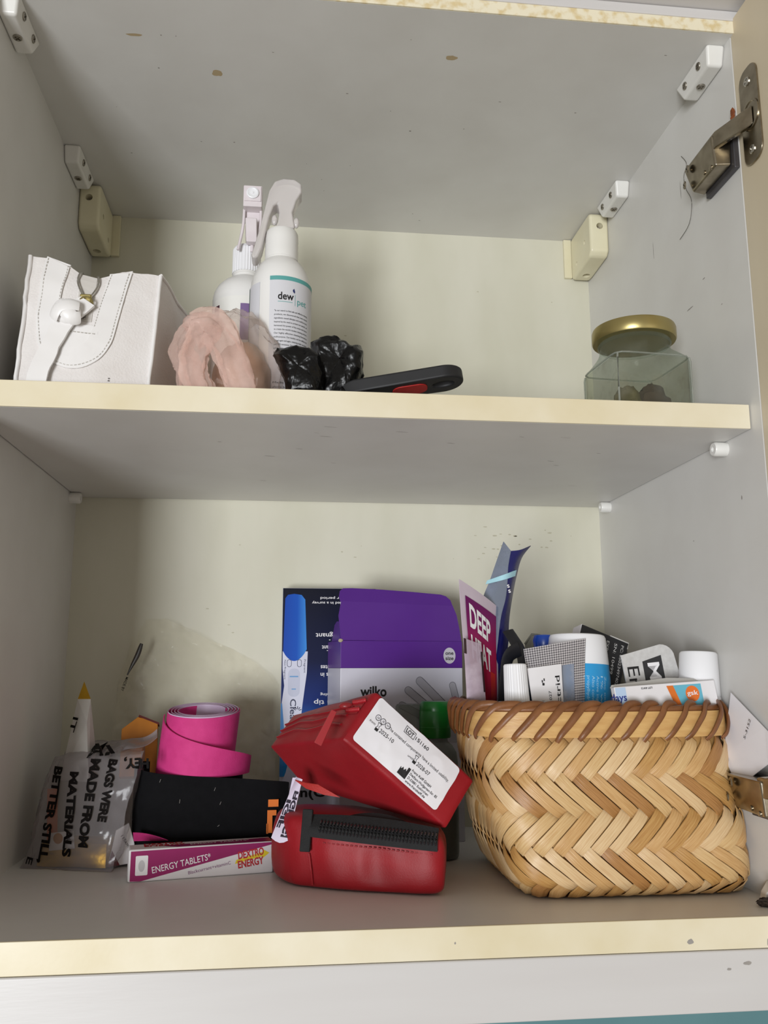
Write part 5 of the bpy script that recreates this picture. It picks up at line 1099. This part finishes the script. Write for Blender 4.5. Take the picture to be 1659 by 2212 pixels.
t2 = thing('cream_tube', 'white tube with a plain white cap and navy panel beside the right panel', 'tube', (506, 72, 30))
c1_, c0_ = at(1508, 1409, 85), at(1515, 1640, 82); ax = (c1_ - c0_).normalized(); xx = V((1,0,0)); xx = (xx - ax*xx.dot(ax)).normalized(); yy = ax.cross(xx); H_ = (c1_ - c0_).length
obj('cap', G().lathe([(14.6, H_-32), (14.8, H_-31), (13.6, H_-1.4), (12.6, H_), (.1, H_)], c0_, 44, xx, yy, ax), mat('white_cap', 'efeff2'), t2, smooth=40, label='plain white cap')
bd2 = obj('tube_body', G().lathe([(6, 0), (9, 20), (14.4, H_-40), (15, H_-36), (15, H_-32.4), (14.6, H_-32)], c0_, 44, xx, yy, ax), M_card, t2, smooth=50)
Ft2 = lambda x, y, n=0: c0_ + (xx*math.cos(-math.pi/2 + x/15.2) + yy*math.sin(-math.pi/2 + x/15.2))*(15.3 + n) + ax*y
np_ = obj('navy_panel', G().grid(lambda a, b: Ft2(9 + 12*a, H_-62 + 25*b, .1), 8, 2), mat('navy_print2', '24286e', rough=.4), bd2, recalc=False, smooth=60, label='navy printed panel')
obj('lettering', letters(G(), [('Derma', 13.2, H_-40, 12, 2, -90)], Ft2, .3), M_wht, np_, recalc=False)

gk = thing('medicine_carton', 'white medicine carton with a blue and orange corner logo lying inside the rim', 'carton', (478, 64, 60))
a_, b_ = at(1326, 1484, 59), at(1543, 1468, 66); Fg = frame(a_, b_ - a_, (0, .15, 1)); wd = (b_ - a_).length
obj('carton_body', G().prism([(0, -40), (wd-14, -40), (wd, -14), (wd, 0), (0, 0)], Fg, -6, 0), M_card, gk, bevel=.8)
obj('open_flap', G().prism([(0, 0), (wd-6, 0), (wd-8, 3), (wd*.6, 6), (2, 2.6)], frame(Fg(0, 0, -6), b_ - a_, (0, .6, .5)), -.3, .3), mat('grey_card', 'c8c6c2', rough=.6), gk)
obj('pale_end', flat(G(), [(.5, -38), (8.5, -38), (8.5, -.8), (.5, -.8)], Fg, .15), mat('ice_print', 'b9cfea', rough=.4), gk, recalc=False)
obj('lettering', letters(G(), [('days', -3.8, -10, 12, 5, 0, .015)], Fg, .3), mat('cobalt_print', '1d2f86', rough=.4), gk, recalc=False, label='cobalt lettering')
lg = obj('logo_panel', flat(G(), [(46, -30), (67, -30), (67, -2), (44.5, -2)], Fg, .15), mat('aqua_print', '68b6cd', rough=.4), gk, recalc=False, label='aqua logo panel')
obj('logo_stripe', flat(G(), [(45.6, -20), (50.6, -20), (45.2, -2), (40, -2)], Fg, .22), M_org, lg, recalc=False)
obj('logo_mark', flat(G(), disc(59.3, -8.6, 5.4, 24, 5.6), Fg, .25), mat('logo_orange', 'e8742a', rough=.4), lg, recalc=False)
obj('lettering', letters(G(), [('gsk', 55, -9.6, 8.6, 3.2, 0, .01)], Fg, .35), M_wht, lg, recalc=False)
obj('batch_mark', letters(G(), [('LOT AW13', 29, -1.8, 8.5, 1.3, 180, .03)], Fg, .3), M_black, gk, recalc=False)

ct = thing('clear_tray', 'clear plastic blister tray standing at the back of the basket', 'tray', (440, 160, 30))
Fct = frame(at(1134, 1480, 152), (1, .0, 0), (0, .1, 1))
obj('tray_wall', G().prism([(0, -60), (88, -60), (88, 31), (40, 37), (8, 40), (2, 33)], Fct, -.5, .5), clear('tray_plastic', 'd0d0cc', '8a8a86', .3, rough=.12, namt=.1, bump=.1), ct)
obj('tray_lip', G().tube([Fct(2, 33), Fct(8, 41), Fct(40, 37), Fct(88, 31)], 1.0, 8), clear('tray_plastic', 'd0d0cc', '8a8a86', .3), ct, smooth=50)

# ------------------------------------------------------------------ between the basket and the right panel
tg = thing('paper_slip', 'folded white paper slip with a printed number, tucked behind the lower hinge', 'paper slip', (522, 40, 70))
pts = [(524.6, 60, 133), (526.4, 22, 111), (526.8, 4, 101), (524.5, 18, 88), (517, 46, 69.5), (518, 64, 90)]
sl_ = obj('paper', G().add(pts, [(0,1,2,3,4,5)]).thick(.4), M_paper, tg)
Fp = frame((524.2, 57, 112), V((0, -1, 0)), V((-.1, 0, 1)))
obj('lettering', letters(G(), [('S-3152', 16, -10, 15, 2.6, 62)], lambda x, y, n=0: V((523.2 - (y+10)*-.06 - n - .06*max(0, 112 - (112+y)), 57 - x, 112 + y)), .6), M_black, sl_, recalc=False)
ft = thing('panel_fitting', 'small white fitting with a steel ring low on the right panel', 'fitting', (524, 34, 0))
obj('plastic_base', G().hexa([(519, 26, .2), (W-.3, 22, .2), (W-.3, 40, .2), (521, 36, .2), (521, 27, 6), (W-.3, 24, 12), (W-.3, 38, 12), (522, 35, 6)]), M_white, ft, bevel=1)
obj('steel_ring', G().lathe([(4, 0), (6, 0), (6, 3), (4, 3), (4, 0)], (525, 22, 9), 24, V((1,.3,0)).normalized(), V((0,0,1)), V((.3,-1,0)).normalized(), cap=False), M_zinc, ft, smooth=40)
g = G().ball((519, 20, 2.4), 6.5, 3, 2.2, 28, 16, lambda d: 1 + .5*ridge(d, 3, 2) + .3*nz(d, 9, 1)).move(lambda p: (p.x, p.y, max(p.z, .2)))
obj('dust_clump', g, mat('dust_fluff', '2a211b', '40342b', scale=400, rough=1), smooth=30, label='dark clump of fluff by the white fitting', cat='fluff')
